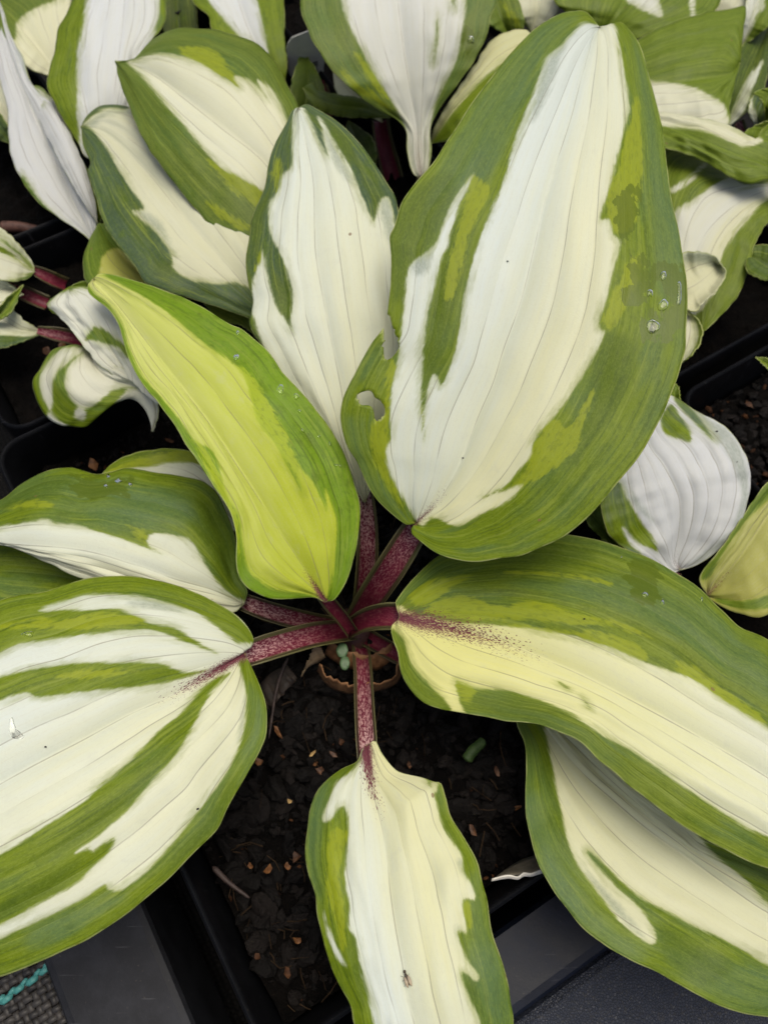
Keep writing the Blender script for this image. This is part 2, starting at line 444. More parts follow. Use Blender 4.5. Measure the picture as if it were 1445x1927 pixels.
def bark_mat(name, a, b):
    t = NT(name)
    g = t.n('ShaderNodeTexCoord').outputs['Object']
    r = t.n('ShaderNodeObjectInfo').outputs['Random']
    cid = t.attr('cid')
    n = t.noise(t.vmul(g, (400, 400, 900)), 1.0, 5.0, 0.7)
    c = t.mix(t.math('MULTIPLY_ADD', cid, 0.75, t.math('MULTIPLY', n, 0.35)), a, b)
    p = t.n('ShaderNodeBsdfPrincipled', {'Base Color': c, 'Roughness': 0.6, 'Normal': t.bump(n, 0.9, 0.0016)})
    p.inputs['Specular IOR Level'].default_value = 0.16
    t.set(t.out.inputs[0], p.outputs[0]); return t.m
DARKBARK = bark_mat('dark_bark', (0.0010, 0.0008, 0.0007), (0.0098, 0.0074, 0.0064))
BROWNBARK = bark_mat('brown_bark', (0.018, 0.007, 0.003), (0.10, 0.040, 0.014))

def rrect(a0, a1, b0, b1, r, z, n=6):
    pts = []
    for cx, cy, t0 in ((a1 - r, b1 - r, 0), (a0 + r, b1 - r, 90), (a0 + r, b0 + r, 180), (a1 - r, b0 + r, 270)):
        for i in range(n):
            t = math.radians(t0 + 90 * i / (n - 1)); pts.append(ew(cx + r * math.cos(t), cy + r * math.sin(t), z))
    return np.array(pts)

def pot(label, a0, a1, b0, b1, rim, depth, soilz, group='black square pots standing side by side', seed=0):
    """square black pot with a rolled rim; inner wall, outer wall tapering down"""
    base = ew((a0 + a1) / 2, (b0 + b1) / 2, rim - depth)
    th = thing('plant_pot', label, 'pot', base, group)
    def ring(ins, z, r=1.2): return rrect(a0 + ins, a1 - ins, b0 + ins, b1 - ins, r, z)
    prof = [(.85, rim - depth + .15), (.34, rim - 1.6), (.26, rim - .2), (.22, rim - .06), (.14, rim), (.06, rim - .05), (0, rim - .2), (-.02, rim - 1.3), (.14, rim - 1.42), (.16, rim - 1.45), (.7, rim - depth)]
    rings = [ring(i, z, max(.5, 1.3 - i)) for i, z in prof]
    m = len(rings[0]); V = np.vstack(rings)
    Fc = grid_faces(len(rings), m, 0, True).tolist() + [[(len(rings) - 1) * m + i for i in range(m)]]
    wall = mesh('wall', V, Fc, th, POT, True, base)
    wall.data.polygons.foreach_set('use_smooth', [True] * len(wall.data.polygons))
    bm_ = wall.modifiers.new('b', 'EDGE_SPLIT'); bm_.split_angle = math.radians(50)
    # soil
    n = 90
    aa, bb = np.meshgrid(np.linspace(a0 + .58, a1 - .58, n), np.linspace(b0 + .58, b1 - .58, n), indexing='ij')
    P = aa[..., None] * E1 + bb[..., None] * E2
    P = P.reshape(-1, 3)
    P[:, 2] = [soilz + .45 * mnoise.noise(Vector((p[0] * .35, p[1] * .35, seed))) + .35 * mnoise.noise(Vector((p[0] * 1.3, p[1] * 1.3, seed))) + .16 * mnoise.noise(Vector((p[0] * 4, p[1] * 4, seed))) for p in P]
    so = mesh('soil', P, grid_faces(n, n), th, SOIL, True, base)
    so['kind'] = 'stuff'
    return th

mainpot = pot('large square black pot holding the big hosta and its dark soil', -10.15, 18.0, -12.15, 15.5, 2.4, 15, -0.2)

def chunk(size, fl=.5):
    v = rng.normal(size=(12, 3)); return v
ICO = None
def ico():
    global ICO
    if ICO is None:
        ph = (1 + 5 ** .5) / 2
        v = np.array([(-1, ph, 0), (1, ph, 0), (-1, -ph, 0), (1, -ph, 0), (0, -1, ph), (0, 1, ph), (0, -1, -ph), (0, 1, -ph), (ph, 0, -1), (ph, 0, 1), (-ph, 0, -1), (-ph, 0, 1)]) / 1.9
        f = [(0, 11, 5), (0, 5, 1), (0, 1, 7), (0, 7, 10), (0, 10, 11), (1, 5, 9), (5, 11, 4), (11, 10, 2), (10, 7, 6), (7, 1, 8), (3, 9, 4), (3, 4, 2), (3, 2, 6), (3, 6, 8), (3, 8, 9), (4, 9, 5), (2, 4, 11), (6, 2, 10), (8, 6, 7), (9, 8, 1)]
        ICO = (v, f)
    return ICO

def rot(ax, ay, az):
    ca, sa, cb, sb, cc, sc = math.cos(ax), math.sin(ax), math.cos(ay), math.sin(ay), math.cos(az), math.sin(az)
    return np.array([[cb * cc, -cb * sc, sb], [sa * sb * cc + ca * sc, -sa * sb * sc + ca * cc, -sa * cb], [-ca * sb * cc + sa * sc, ca * sb * sc + sa * cc, ca * cb]])

def ico2():
    v, f = ico(); v = [tuple(x / np.linalg.norm(x)) for x in v]; mid = {}; out = []
    def m(a, b):
        kk = (min(a, b), max(a, b))
        if kk not in mid:
            p_ = np.array(v[a]) + np.array(v[b]); v.append(tuple(p_ / np.linalg.norm(p_))); mid[kk] = len(v) - 1
        return mid[kk]
    for a, b, c in f:
        x, y, z = m(a, b), m(b, c), m(c, a); out += [(a, x, z), (b, y, x), (c, z, y), (x, y, z)]
    return np.array(v), out
def crumb_field(parent, base, spots, z, lo, hi, mat, name='bark_crumbs', big=False):
    v, f = ico2() if big else ico(); n = len(v); V = []; Fc = []; cid = []
    for (x, y) in spots:
        s = lo + (hi - lo) * rng.random() ** 2.2
        sd_ = rng.random() * 99
        if big: w_ = v * np.array([1 + .55 * mnoise.noise(Vector(q * 1.3) + Vector((sd_, 0, 0))) + .25 * mnoise.noise(Vector(q * 3.1) + Vector((sd_, 5, 0))) for q in v])[:, None]
        else: w_ = v * rng.uniform(.7, 1.3, (n, 3))
        w_ = w_ * np.array([1.0, rng.uniform(.4, .8), rng.uniform(.3, .6)]) * s * (.7 if big else 1)
        w_ = w_ @ rot(rng.normal() * .5, rng.normal() * .5, rng.random() * 6.3).T
        zz = z + .45 * mnoise.noise(Vector((x * .35, y * .35, 0))) + .35 * mnoise.noise(Vector((x * 1.3, y * 1.3, 0)))
        o = len(V) * n; V.append(w_ + np.array([x, y, zz + .12 * s])); Fc += [tuple(i + o for i in t) for t in f]
        cid += [rng.random() ** 2] * n
    ob = mesh(name, np.vstack(V), Fc, parent, mat, False, base)
    attr(ob.data, 'cid', cid); ob['kind'] = 'stuff'
    return ob
base0 = np.array(mainpot.location) * 100
def spots(n, a0, a1, b0, b1): return [tuple((ew(rng.uniform(a0, a1), rng.uniform(b0, b1), 0))[:2]) for _ in range(n)]
crumb_field(mainpot, base0, spots(900, -9.3, 6, -11.4, 3), -0.2, .30, 1.0, DARKBARK, big=True)
crumb_field(mainpot, base0, spots(6000, -9.4, 10, -11.5, 14.6), -0.15, .07, .26, DARKBARK, 'soil_crumbs')
crumb_field(mainpot, base0, spots(220, -9.4, 10, -11.5, 14.6), -0.05, .05, .2, BROWNBARK, 'bark_flecks')

pot('small square black pot of the curled hosta behind the big pot', -9.4, 3.2, 16.0, 26.6, 2.0, 11, .2, seed=3)
rp = pot('square black pot with dark soil beside the white puckered hosta leaf', 18.6, 31, -10.6, 1.5, 2.4, 12, -.2, seed=5)
crumb_field(rp, np.array(rp.location) * 100, spots(1500, 19.2, 30, -9.5, 1.0), -.15, .08, .5, DARKBARK, 'soil_crumbs')
crumb_field(rp, np.array(rp.location) * 100, spots(160, 19.2, 30, -9.5, 1.0), -.02, .07, .25, BROWNBARK, 'bark_flecks')
pot('square black pot in the back row under the streaked leaves', 18.4, 30, 2.3, 14, 2.2, 12, -.4, seed=6)
pot('square black pot of the pale hostas in the far back row', -12.0, 1.0, 27.4, 40, 2.0, 12, .2, seed=8)
pot('square black pot under the white label in the back row', 1.6, 14.6, 27.4, 40, 2.0, 12, .2, seed=9)
pot('square black pot hidden behind the tallest hosta leaf', 4.0, 17.6, 16.2, 26.8, 2.0, 12, .2, seed=10)
pot('square black pot at the far side under the green leaf tips', 15.4, 28.4, 27.4, 40, 2.0, 12, .2, seed=12)
pot('square black pot at the edge of the nursery bed behind stalks', 18.2, 30, 14.6, 26.8, 2.0, 12, .2, seed=13)

# ground: woven weed mat, one sheet under everything
def weave_mat(name, a, b, cell):
    t = NT(name)
    g = t.n('ShaderNodeTexCoord').outputs['Object']
    r = t.n('ShaderNodeMapping', {'Vector': g, 'Rotation': (0, 0, -A31)}).outputs[0]
    sx = t.n('ShaderNodeSeparateXYZ', {0: r})
    fx = t.math('SINE', t.math('MULTIPLY', sx.outputs[0], math.pi / cell)); fy = t.math('SINE', t.math('MULTIPLY', sx.outputs[1], math.pi / cell))
    h = t.math('ABSOLUTE', t.math('MULTIPLY', fx, fy))
    n = t.noise(g, 300.0, 4.0, .7)
    c = t.mix(t.math('MULTIPLY_ADD', h, .6, t.math('MULTIPLY', n, .4)), a, b)
    p = t.n('ShaderNodeBsdfPrincipled', {'Base Color': c, 'Roughness': .7, 'Normal': t.bump(h, .8, .001)})
    p.inputs['Specular IOR Level'].default_value = .12
    t.set(t.out.inputs[0], p.outputs[0]); return t.m
MATM = weave_mat('woven_weed_mat', (.002, .002, .002), (.016, .015, .014), .0028)
gz = -13.0
g = mesh('ground', [ew(-300, -300, gz), ew(300, -300, gz), ew(300, 300, gz), ew(-300, 300, gz)], [(0, 1, 2, 3)], None, MATM, False)
g['kind'] = 'structure'

# weed mat tapes in view by the tray: woven bumps as real relief
def tape_mat():
    t = NT('black_tape')
    n = t.noise(t.n('ShaderNodeTexCoord').outputs['Object'], 500.0, 3.0)
    c = t.mix(t.math('MULTIPLY_ADD', t.attr('cid'), .7, t.math('MULTIPLY', n, .3)), (.009, .008, .007), (.062, .054, .047))
    p = t.n('ShaderNodeBsdfPrincipled', {'Base Color': c, 'Roughness': .5})
    t.set(t.out.inputs[0], p.outputs[0]); return t.m
TAPE = tape_mat()
V = []; Fc = []; cid = []; zt = -3.9; cs = .30
for i in range(-16, 16):
    for j in range(-30, 24):
        a, b = -22.2 + i * cs, -8.0 + j * cs
        hz = .06 if (i + j) % 2 else .0
        wx, wy = (.20, .12) if (i + j) % 2 else (.13, .19)
        o = len(V); jit = rng.normal(size=2) * .02
        for (x, y, z) in ((-1, -1, 0), (1, -1, 0), (1, 1, 0), (-1, 1, 0), (-.6, -.6, 1), (.6, -.6, 1), (.6, .6, 1), (-.6, .6, 1)):
            V.append(ew(a + x * wx + jit[0], b + y * wy + jit[1], zt + hz + .09 * z))
        Fc += [tuple(o + k for k in f) for f in ((4, 5, 6, 7), (0, 1, 5, 4), (1, 2, 6, 5), (2, 3, 7, 6), (3, 0, 4, 7))]
        cid += [rng.random()] * 8
matt = thing('weed_mat', 'black woven weed mat with a teal stitch line beside the grey tray edge', 'mat', ew(-22, -8, gz))
sheet = mesh('backing', [ew(-40, -30, gz), ew(-17.75, -30, gz), ew(-17.75, 12, gz), ew(-40, 12, gz), ew(-40, -30, zt), ew(-17.75, -30, zt), ew(-17.75, 12, zt), ew(-40, 12, zt)],
             [(4, 5, 6, 7), (0, 1, 5, 4), (1, 2, 6, 5), (2, 3, 7, 6), (3, 0, 4, 7)], matt, MATM, False, np.array(matt.location) * 100)
tp = mesh('tapes', V, Fc, matt, TAPE, True, np.array(matt.location) * 100); attr(tp.data, 'cid', cid); tp['kind'] = 'stuff'
t = NT('teal_thread'); p = t.n('ShaderNodeBsdfPrincipled', {'Base Color': t.mix(t.noise(t.n('ShaderNodeTexCoord').outputs['Object'], 900.0), (.04, .22, .20), (.12, .42, .37)), 'Roughness': .5}); t.set(t.out.inputs[0], p.outputs[0]); TEAL = t.m
for i, (x, y, s_) in enumerate(((88, 1815, .7), (84, 1826, 1), (71, 1830, .7), (61, 1845, 1.1), (46, 1848, .7), (36, 1861, 1), (23, 1865, .7), (13, 1880, 1.1), (2, 1880, .8))):
    c = at((x, y), zt + .18); v, f = ico()
    d = np.array([.80, .60, 0]) if s_ > .85 else np.array([.62, .78, 0]); e = np.array([-d[1], d[0], 0])
    W = [c + d * q[0] * .32 * s_ + e * q[1] * .15 * s_ + np.array([0, 0, q[2] * .07]) for q in v]
    mesh('stitch', W, f, matt, TEAL, True, np.array(matt.location) * 100)

# the plastic carrying tray round the big pot
tray = thing('plastic_tray', 'wide flat black plastic tray edge running round the big pot', 'tray', ew(3, 0, gz))
tb = np.array(tray.location) * 100
def slab(name, ring_rows, mat, parent, base):
    rows = [np.array(r) for r in ring_rows]; m = len(rows[0])
    return mesh(name, np.vstack(rows), grid_faces(len(rows), m), parent, mat, False, base)
def extr(name, prof, axis, c0, c1, mat, parent, base, n=2):
    """profile [(across, z)] swept along the other pot axis"""
    rows = []
    for c in np.linspace(c0, c1, n):
        rows.append([ew(a, c, z) if axis == 1 else ew(c, a, z) for a, z in prof])
    o = slab(name, rows, mat, parent, base)
    return o
extr('side_flange', [(-13.2, -9), (-13.15, -3.3), (-13.25, -3.05), (-13.5, -2.95), (-17.2, -3.0), (-17.45, -3.05), (-17.6, -3.3), (-17.65, -9)], 1, -24, 12, FLANGE, tray, tb)
extr('front_flange', [(-13.35, -9), (-13.45, -3.3), (-13.6, -3.0), (-15.9, -2.9), (-16.2, -2.95), (-16.35, -3.15), (-16.42, -3.6), (-16.5, -3.75)], 0, -12.9, 30, FLANGEB, tray, tb)
t = NT('ribbed_plastic')
g_ = t.n('ShaderNodeMapping', {'Vector': t.n('ShaderNodeTexCoord').outputs['Object'], 'Rotation': (0, 0, -A31 + .6)}).outputs[0]
vo = t.n('ShaderNodeTexVoronoi', {'Vector': g_, 'Scale': 900.0}, feature='DISTANCE_TO_EDGE').outputs[0]
n_ = t.noise(g_, 90.0, 4.0, .6)
c_ = t.mix(t.math('MULTIPLY_ADD', t.step(vo, .02, .14), .7, t.math('MULTIPLY', n_, .3)), (.004, .005, .008), (.036, .042, .060))
p = t.n('ShaderNodeBsdfPrincipled', {'Base Color': c_, 'Roughness': .42, 'Normal': t.bump(vo, .5, .001)}); p.inputs['Specular IOR Level'].default_value = .22; t.set(t.out.inputs[0], p.outputs[0]); RIBBED = t.m
extr('ribbed_ledge', [(-16.5, -3.75), (-16.6, -3.55), (-16.9, -3.4), (-34, -3.3), (-34.2, -9)], 0, -12.9, 40, RIBBED, tray, tb)

# ------------------------------------------------------------------ the big hosta
hosta = thing('hosta_plant', 'big hosta in the middle pot with broad cream-white leaves and speckled red stalks', 'plant', (0, 0, -0.4))
M_A = leaf_mat(gmix=.42); M_C = leaf_mat(white=(.72, .75, .30), cream=(.50, .57, .035), glauc=(.15, .26, .02), vivid=(.16, .28, .004), lime=(.40, .48, .015), gmix=.4)
M_E = leaf_mat(gmix=.3); M_G = leaf_mat(white=(.79, .78, .62), cream=(.80, .77, .30), gmix=.42, vivid=(.145, .20, .008))
M_H = leaf_mat(white=(.78, .77, .60), cream=(.74, .69, .36), gmix=.6); M_F = leaf_mat(gmix=.5, cream=(.80, .75, .40))
M_B = leaf_mat(glauc=(.055, .095, .055), vivid=(.08, .12, .015), gmix=.75); M_D = leaf_mat(gmix=.62)

# tallest leaf
A_L = [(785, 985), (762, 986), (705, 935), (671, 869), (654, 841), (642, 796), (644, 761), (658, 720), (692, 658), (723, 613), (731, 571), (735, 533), (735, 485), (732, 446), (741, 426), (754, 384), (772, 356), (817, 304), (844, 260), (865, 228), (900, 176), (945, 118), (983, 76), (1014, 48), (1052, 26), (1083, 20), (1101, 22), (1116, 36), (1128, 52)]
A_R = [(785, 985), (773, 1000), (793, 1020), (824, 1042), (865, 1054), (900, 1057), (945, 1050), (980, 1045), (1014, 1031), (1059, 1011), (1097, 980), (1139, 936), (1187, 879), (1218, 834), (1243, 786), (1263, 737), (1277, 699), (1288, 658), (1291, 616), (1294, 554), (1291, 512), (1281, 460), (1267, 391), (1256, 329), (1246, 242), (1232, 183), (1218, 128), (1201, 80), (1177, 48), (1163, 41), (1145, 49), (1128, 52)]
A_M = [(785, 985), (831, 934), (865, 872), (900, 782), (927, 720), (947, 656), (980, 564), (1007, 455), (1021, 391), (1045, 311), (1073, 225), (1094, 145), (1116, 70), (1128, 52)]
leaf(hosta, A_M, [6.4, 8.0, 9.4, 10.6, 11.5, 11.9, 11.3], A_L, A_R, zl=(-.1, .1, .5, .8, .8, .4, 0), zr=(0, .2, .5, .6, .5, .2, 0), base='g', bulge=.07, q=1.5, k=5,
     cr=(.62, .08, -.22, .38), red=(3.2, .25, 1.0), sid='A', mat=M_A, wav=.1, spow=1.12,
     ops=[('w', [(787, 984), (764, 945), (745, 912), (727, 866), (727, 841), (735, 824), (735, 768), (744, 699), (751, 658), (758, 595), (763, 543), (772, 502), (792, 485), (818, 460), (833, 430), (845, 394), (862, 363), (893, 325),
                 (858, 398), (841, 464), (831, 478), (817, 533), (803, 595), (796, 658), (791, 727), (792, 775), (797, 830), (800, 775), (806, 730), (814, 706), (822, 712), (833, 728), (848, 685), (862, 630), (872, 564), (889, 498), (907, 440), (931, 381), (950, 335), (973, 256), (990, 214), (1014, 149), (1028, 111), (1056, 86), (1070, 69), (1097, 43), (1122, 48),
                 (1153, 47), (1163, 86), (1173, 138), (1182, 201), (1173, 239), (1159, 294), (1149, 346), (1135, 387), (1130, 412), (1146, 415), (1153, 439), (1166, 457), (1153, 512), (1139, 564), (1125, 602), (1128, 623), (1135, 626), (1118, 664), (1083, 727), (1042, 782), (1011, 815), (1000, 837), (997, 858), (976, 882), (950, 912), (905, 938), (945, 925), (983, 912), (955, 942), (910, 966), (865, 990), (848, 986), (813, 973), (797, 990)]),
          ('l', [(886, 335), (870, 400), (850, 470), (835, 560), (850, 560), (875, 480), (900, 410), (920, 360)]), ('l', [(790, 760), (795, 800), (800, 830), (803, 790)]),
          ('l', [(1196, 180), (1165, 300), (1140, 400), (1165, 440), (1190, 420), (1205, 330), (1205, 230)]), ('l', [(1186, 480), (1160, 540), (1130, 600), (1150, 620), (1190, 560), (1205, 500)]),
          ('l', [(1115, 735), (1075, 800), (1035, 790), (1000, 840), (985, 890), (960, 925), (1040, 880), (1085, 840), (1092, 810)]), ('l', [(735, 680), (722, 760), (706, 780), (700, 840), (725, 910), (760, 955), (735, 890), (727, 820), (742, 700)]),
          ('y', [(790, 455), (815, 450), (808, 500), (790, 520), (772, 505)]), ('y', [(1030, 110), (1012, 160), (1000, 230), (1030, 180), (1060, 100), (1080, 60)]),
          ('t', [(1235, 500), (1290, 505), (1288, 600), (1240, 640), (1205, 630), (1222, 580), (1255, 590), (1262, 560), (1245, 530)]), ('t', [(1188, 480), (1215, 490), (1212, 560), (1170, 575), (1165, 545), (1195, 530)]), ('t', [(1150, 370), (1195, 350), (1190, 440), (1160, 450)]), ('b', [(860, 250), (990, 80), (1085, 28), (1030, 110), (975, 220), (915, 330), (850, 370), (810, 380)]), ('b', [(1190, 70), (1232, 190), (1255, 330), (1284, 470), (1292, 560), (1235, 550), (1222, 420), (1208, 250)]), ('b', [(648, 790), (668, 868), (715, 945), (760, 985), (735, 940), (695, 880), (668, 790)]), ('d', [(738, 440), (790, 350), (850, 330), (845, 400), (800, 470), (760, 560), (738, 560)]), ('d', [(800, 600), (840, 480), (880, 400), (900, 420), (860, 560), (820, 700), (795, 740)]), ('d', [(1130, 640), (1190, 640), (1180, 740), (1100, 850), (1060, 880), (1100, 760)])],
     holes=[[(672, 742), (690, 735), (700, 738), (705, 748), (717, 756), (724, 770), (722, 783), (714, 792), (706, 790), (702, 772), (695, 763), (680, 762), (672, 753)],
            [(718, 600), (731, 592), (738, 615), (750, 650), (744, 665), (735, 674), (724, 676), (721, 650), (722, 622)]])
petiole(hosta, [(664, 1178), (700, 1122), (740, 1062), (775, 1006), (802, 960)], [.3, 2.8, 4.5, 5.5, 5.7], [.5, .60, .62, .58, .45], u1=.55)

# slender white leaf behind it
leaf(hosta, [(686, 945), (670, 890), (658, 848), (644, 744), (623, 640), (609, 568), (595, 485), (592, 433), (590, 346), (578, 277), (562, 205)], [4.6, 6.2, 7.4, 8.4, 8.9, 8.8, 8.3],
     [(686, 945), (672, 925), (645, 870), (590, 800), (535, 720), (495, 655), (470, 612), (474, 588), (476, 564), (467, 536), (462, 485), (466, 460), (476, 405), (498, 356), (504, 311), (516, 273), (538, 232), (550, 208), (562, 203)],
     [(686, 945), (696, 925), (716, 880), (748, 800), (770, 700), (776, 610), (768, 540), (760, 450), (749, 398), (741, 367), (723, 336), (699, 297), (664, 256), (633, 228), (595, 204), (576, 196), (562, 203)],
     zl=(0, -.2, -.4, -.5, -.3, 0), zr=(0, .1, .2, 0, -.5, -.2), base='g', q=1.15, k=4, cr=(.75, .1, -.05, .12), mat=M_B, red=(1.5, .3, .4),
     ops=[('w', [(556, 206), (568, 203), (582, 225), (598, 262), (616, 296), (620, 296), (612, 268), (606, 240), (598, 220), (610, 232), (625, 262), (644, 294), (661, 322), (678, 367), (689, 388), (706, 418), (716, 380), (728, 372), (738, 395), (742, 426), (775, 440), (800, 560), (800, 700), (770, 830), (700, 960), (670, 960), (640, 900), (560, 790), (502, 665), (485, 613), (474, 575), (476, 554), (481, 516), (490, 492), (494, 470), (499, 495), (509, 543), (526, 588), (550, 622), (549, 599), (552, 554), (540, 505), (516, 450), (507, 422), (509, 381), (517, 372), (526, 356), (533, 329), (549, 311), (550, 277), (552, 242)]),
          ('y', [(610, 235), (625, 262), (650, 310), (662, 340), (648, 335), (622, 290)]), ('y', [(712, 375), (735, 375), (745, 430), (755, 500), (730, 450)]), ('l', [(524, 295), (513, 330), (518, 368), (532, 320)]), ('l', [(490, 480), (480, 510), (490, 500)])])
petiole(hosta, [(680, 1172), (688, 1100), (692, 1030), (690, 970), (681, 900)], [.1, 2.0, 3.5, 4.2, 4.5], [.5, .48, .45, .42, .35], u1=.95)

# chartreuse leaf
leaf(hosta, [(613, 1132), (588, 1094), (550, 1035), (519, 990), (491, 945), (450, 882), (398, 803), (346, 734), (277, 644), (242, 599), (208, 557), (176, 526)], [5.0, 6.4, 7.4, 8.0, 8.1, 7.6, 6.6],
     [(613, 1132), (588, 1125), (540, 1128), (500, 1124), (464, 1104), (446, 1073), (445, 1011), (436, 969), (415, 935), (381, 882), (349, 834), (325, 793), (298, 758), (263, 713), (239, 664), (225, 616), (206, 583), (170, 554), (165, 537), (176, 526)],
     [(613, 1132), (630, 1128), (651, 1097), (665, 1056), (675, 1004), (677, 952), (668, 914), (647, 851), (623, 810), (581, 754), (537, 706), (502, 658), (460, 623), (433, 609), (381, 578), (329, 554), (277, 535), (215, 517), (187, 515), (176, 526)],
     zl=(0, .0, .2, .5, .6, .3, 0), zr=(0, -.2, -.2, 0, .2, .1, 0), base='w', bulge=.11, q=1.25, k=4, cr=(1.0, .15, .05, .25), red=(2.2, .20, 1.4), sid='C', mat=M_C, wav=.16,
     ops=[('g', [(187, 508), (205, 524), (221, 533), (277, 564), (329, 599), (381, 644), (429, 678), (460, 713), (485, 790), (519, 838), (545, 885), (571, 929), (560, 880), (585, 905), (604, 940), (616, 962), (612, 920), (632, 985), (628, 1056), (622, 1100), (615, 1140), (690, 1130), (700, 950), (600, 740), (480, 600), (300, 520)]),
          ('g', [(613, 1140), (588, 1119), (540, 1113), (502, 1101), (471, 1073), (457, 1021), (450, 969), (425, 925), (415, 880), (398, 845), (370, 830), (340, 790), (305, 748), (268, 705), (245, 655), (232, 612), (205, 572), (180, 552), (160, 530), (150, 560), (240, 720), (330, 850), (420, 1000), (430, 1120), (520, 1150)]),
          ('l', [(440, 690), (480, 780), (520, 840), (560, 900), (585, 950), (560, 870), (530, 800), (500, 750), (470, 700)]), ('l', [(420, 900), (390, 850), (350, 800), (400, 900), (440, 1000), (450, 1060), (448, 980)])])
petiole(hosta, [(664, 1192), (645, 1165), (626, 1143), (600, 1110)], [1.6, 3.0, 4.2, 4.7], [.26, .28, .30, .26], u1=.1)

# left leaf with white lower half
leaf(hosta, [(458, 1136), (400, 1110), (330, 1090), (250, 1062), (150, 1035), (0, 1022), (-150, 1000)], [3.2, 4.6, 5.4, 5.6, 5.0, 4.2],
     [(458, 1136), (466, 1112), (450, 1080), (446, 1038), (436, 986), (415, 938), (391, 910), (346, 896), (294, 888), (242, 881), (208, 888), (180, 891), (156, 886), (131, 879), (87, 886), (42, 910), (0, 941), (-80, 970), (-150, 1000)],
     [(458, 1136), (440, 1152), (360, 1148), (270, 1125), (152, 1088), (104, 1066), (52, 1042), (0, 1025), (-80, 1010), (-150, 1000)],
     zl=(0, -.5, -.9, -.9, -.4, 0), zr=(0, -.5, -.8, -.6, -.2, 0), base='g', bulge=.14, q=1.1, cr=(.5, .25, 0, .15), red=(1.2, .3, .3), sid='D', mat=M_D,
     ops=[('w', [(-10, 997), (35, 986), (87, 976), (104, 983), (156, 990), (190, 1004), (242, 1018), (278, 1032), (305, 1044), (280, 1028), (276, 1018), (294, 1004), (329, 1007), (356, 1018), (381, 1052), (408, 1094), (436, 1121), (470, 1140), (440, 1175), (300, 1150), (100, 1090), (-20, 1035)]),
          ('l', [(236, 990), (262, 992), (300, 1016), (270, 1014)]), ('l', [(0, 960), (60, 940), (100, 950), (60, 955)]),
          ('t', [(130, 905), (200, 895), (245, 905), (238, 925), (170, 935)]), ('b', [(60, 940), (160, 940), (260, 920), (360, 940), (350, 985), (260, 985), (150, 965)]), ('d', [(370, 940), (430, 985), (452, 1090), (425, 1090), (390, 1030)]), ('d', [(0, 950), (80, 905), (140, 890), (120, 920), (40, 960)])])  # deep green at the stalk end also paints the chartreuse leaf's shade
petiole(hosta, [(664, 1184), (600, 1174), (540, 1160), (490, 1145), (430, 1121)], [.3, 1.8, 2.6, 2.9, 2.9], [.42, .42, .42, .40, .32], u1=.9)
# small yellow-green leaf peeping out behind it
leaf(hosta, [(470, 1010), (420, 960), (360, 910), (280, 893), (190, 893)], [1.6, 2.4, 3.0, 3.0, 2.6],
     [(470, 1010), (450, 960), (410, 890), (360, 850), (322, 844), (260, 851), (221, 865), (190, 893)], [(470, 1010), (420, 990), (340, 950), (250, 920), (190, 893)],
     base='w', q=.6, k=3, cr=(.5, .4, 0, 0), mat=M_E, ops=[('g', [(185, 890), (240, 882), (280, 878), (330, 870), (420, 872), (420, 830), (250, 830)]), ('l', [(185, 900), (240, 870), (320, 850), (420, 850), (420, 880), (270, 880)])])
# dark leaf in the shade under the left leaves
leaf(hosta, [(330, 1160), (240, 1120), (120, 1085), (0, 1075), (-120, 1080)], [1.8, 2.6, 3.0, 3.0, 2.6], [(330, 1160), (260, 1080), (140, 1030), (0, 1000), (-120, 1080)], [(330, 1160), (250, 1180), (120, 1170), (0, 1150), (-120, 1080)], base='g', q=.6, k=4, mat=M_D)

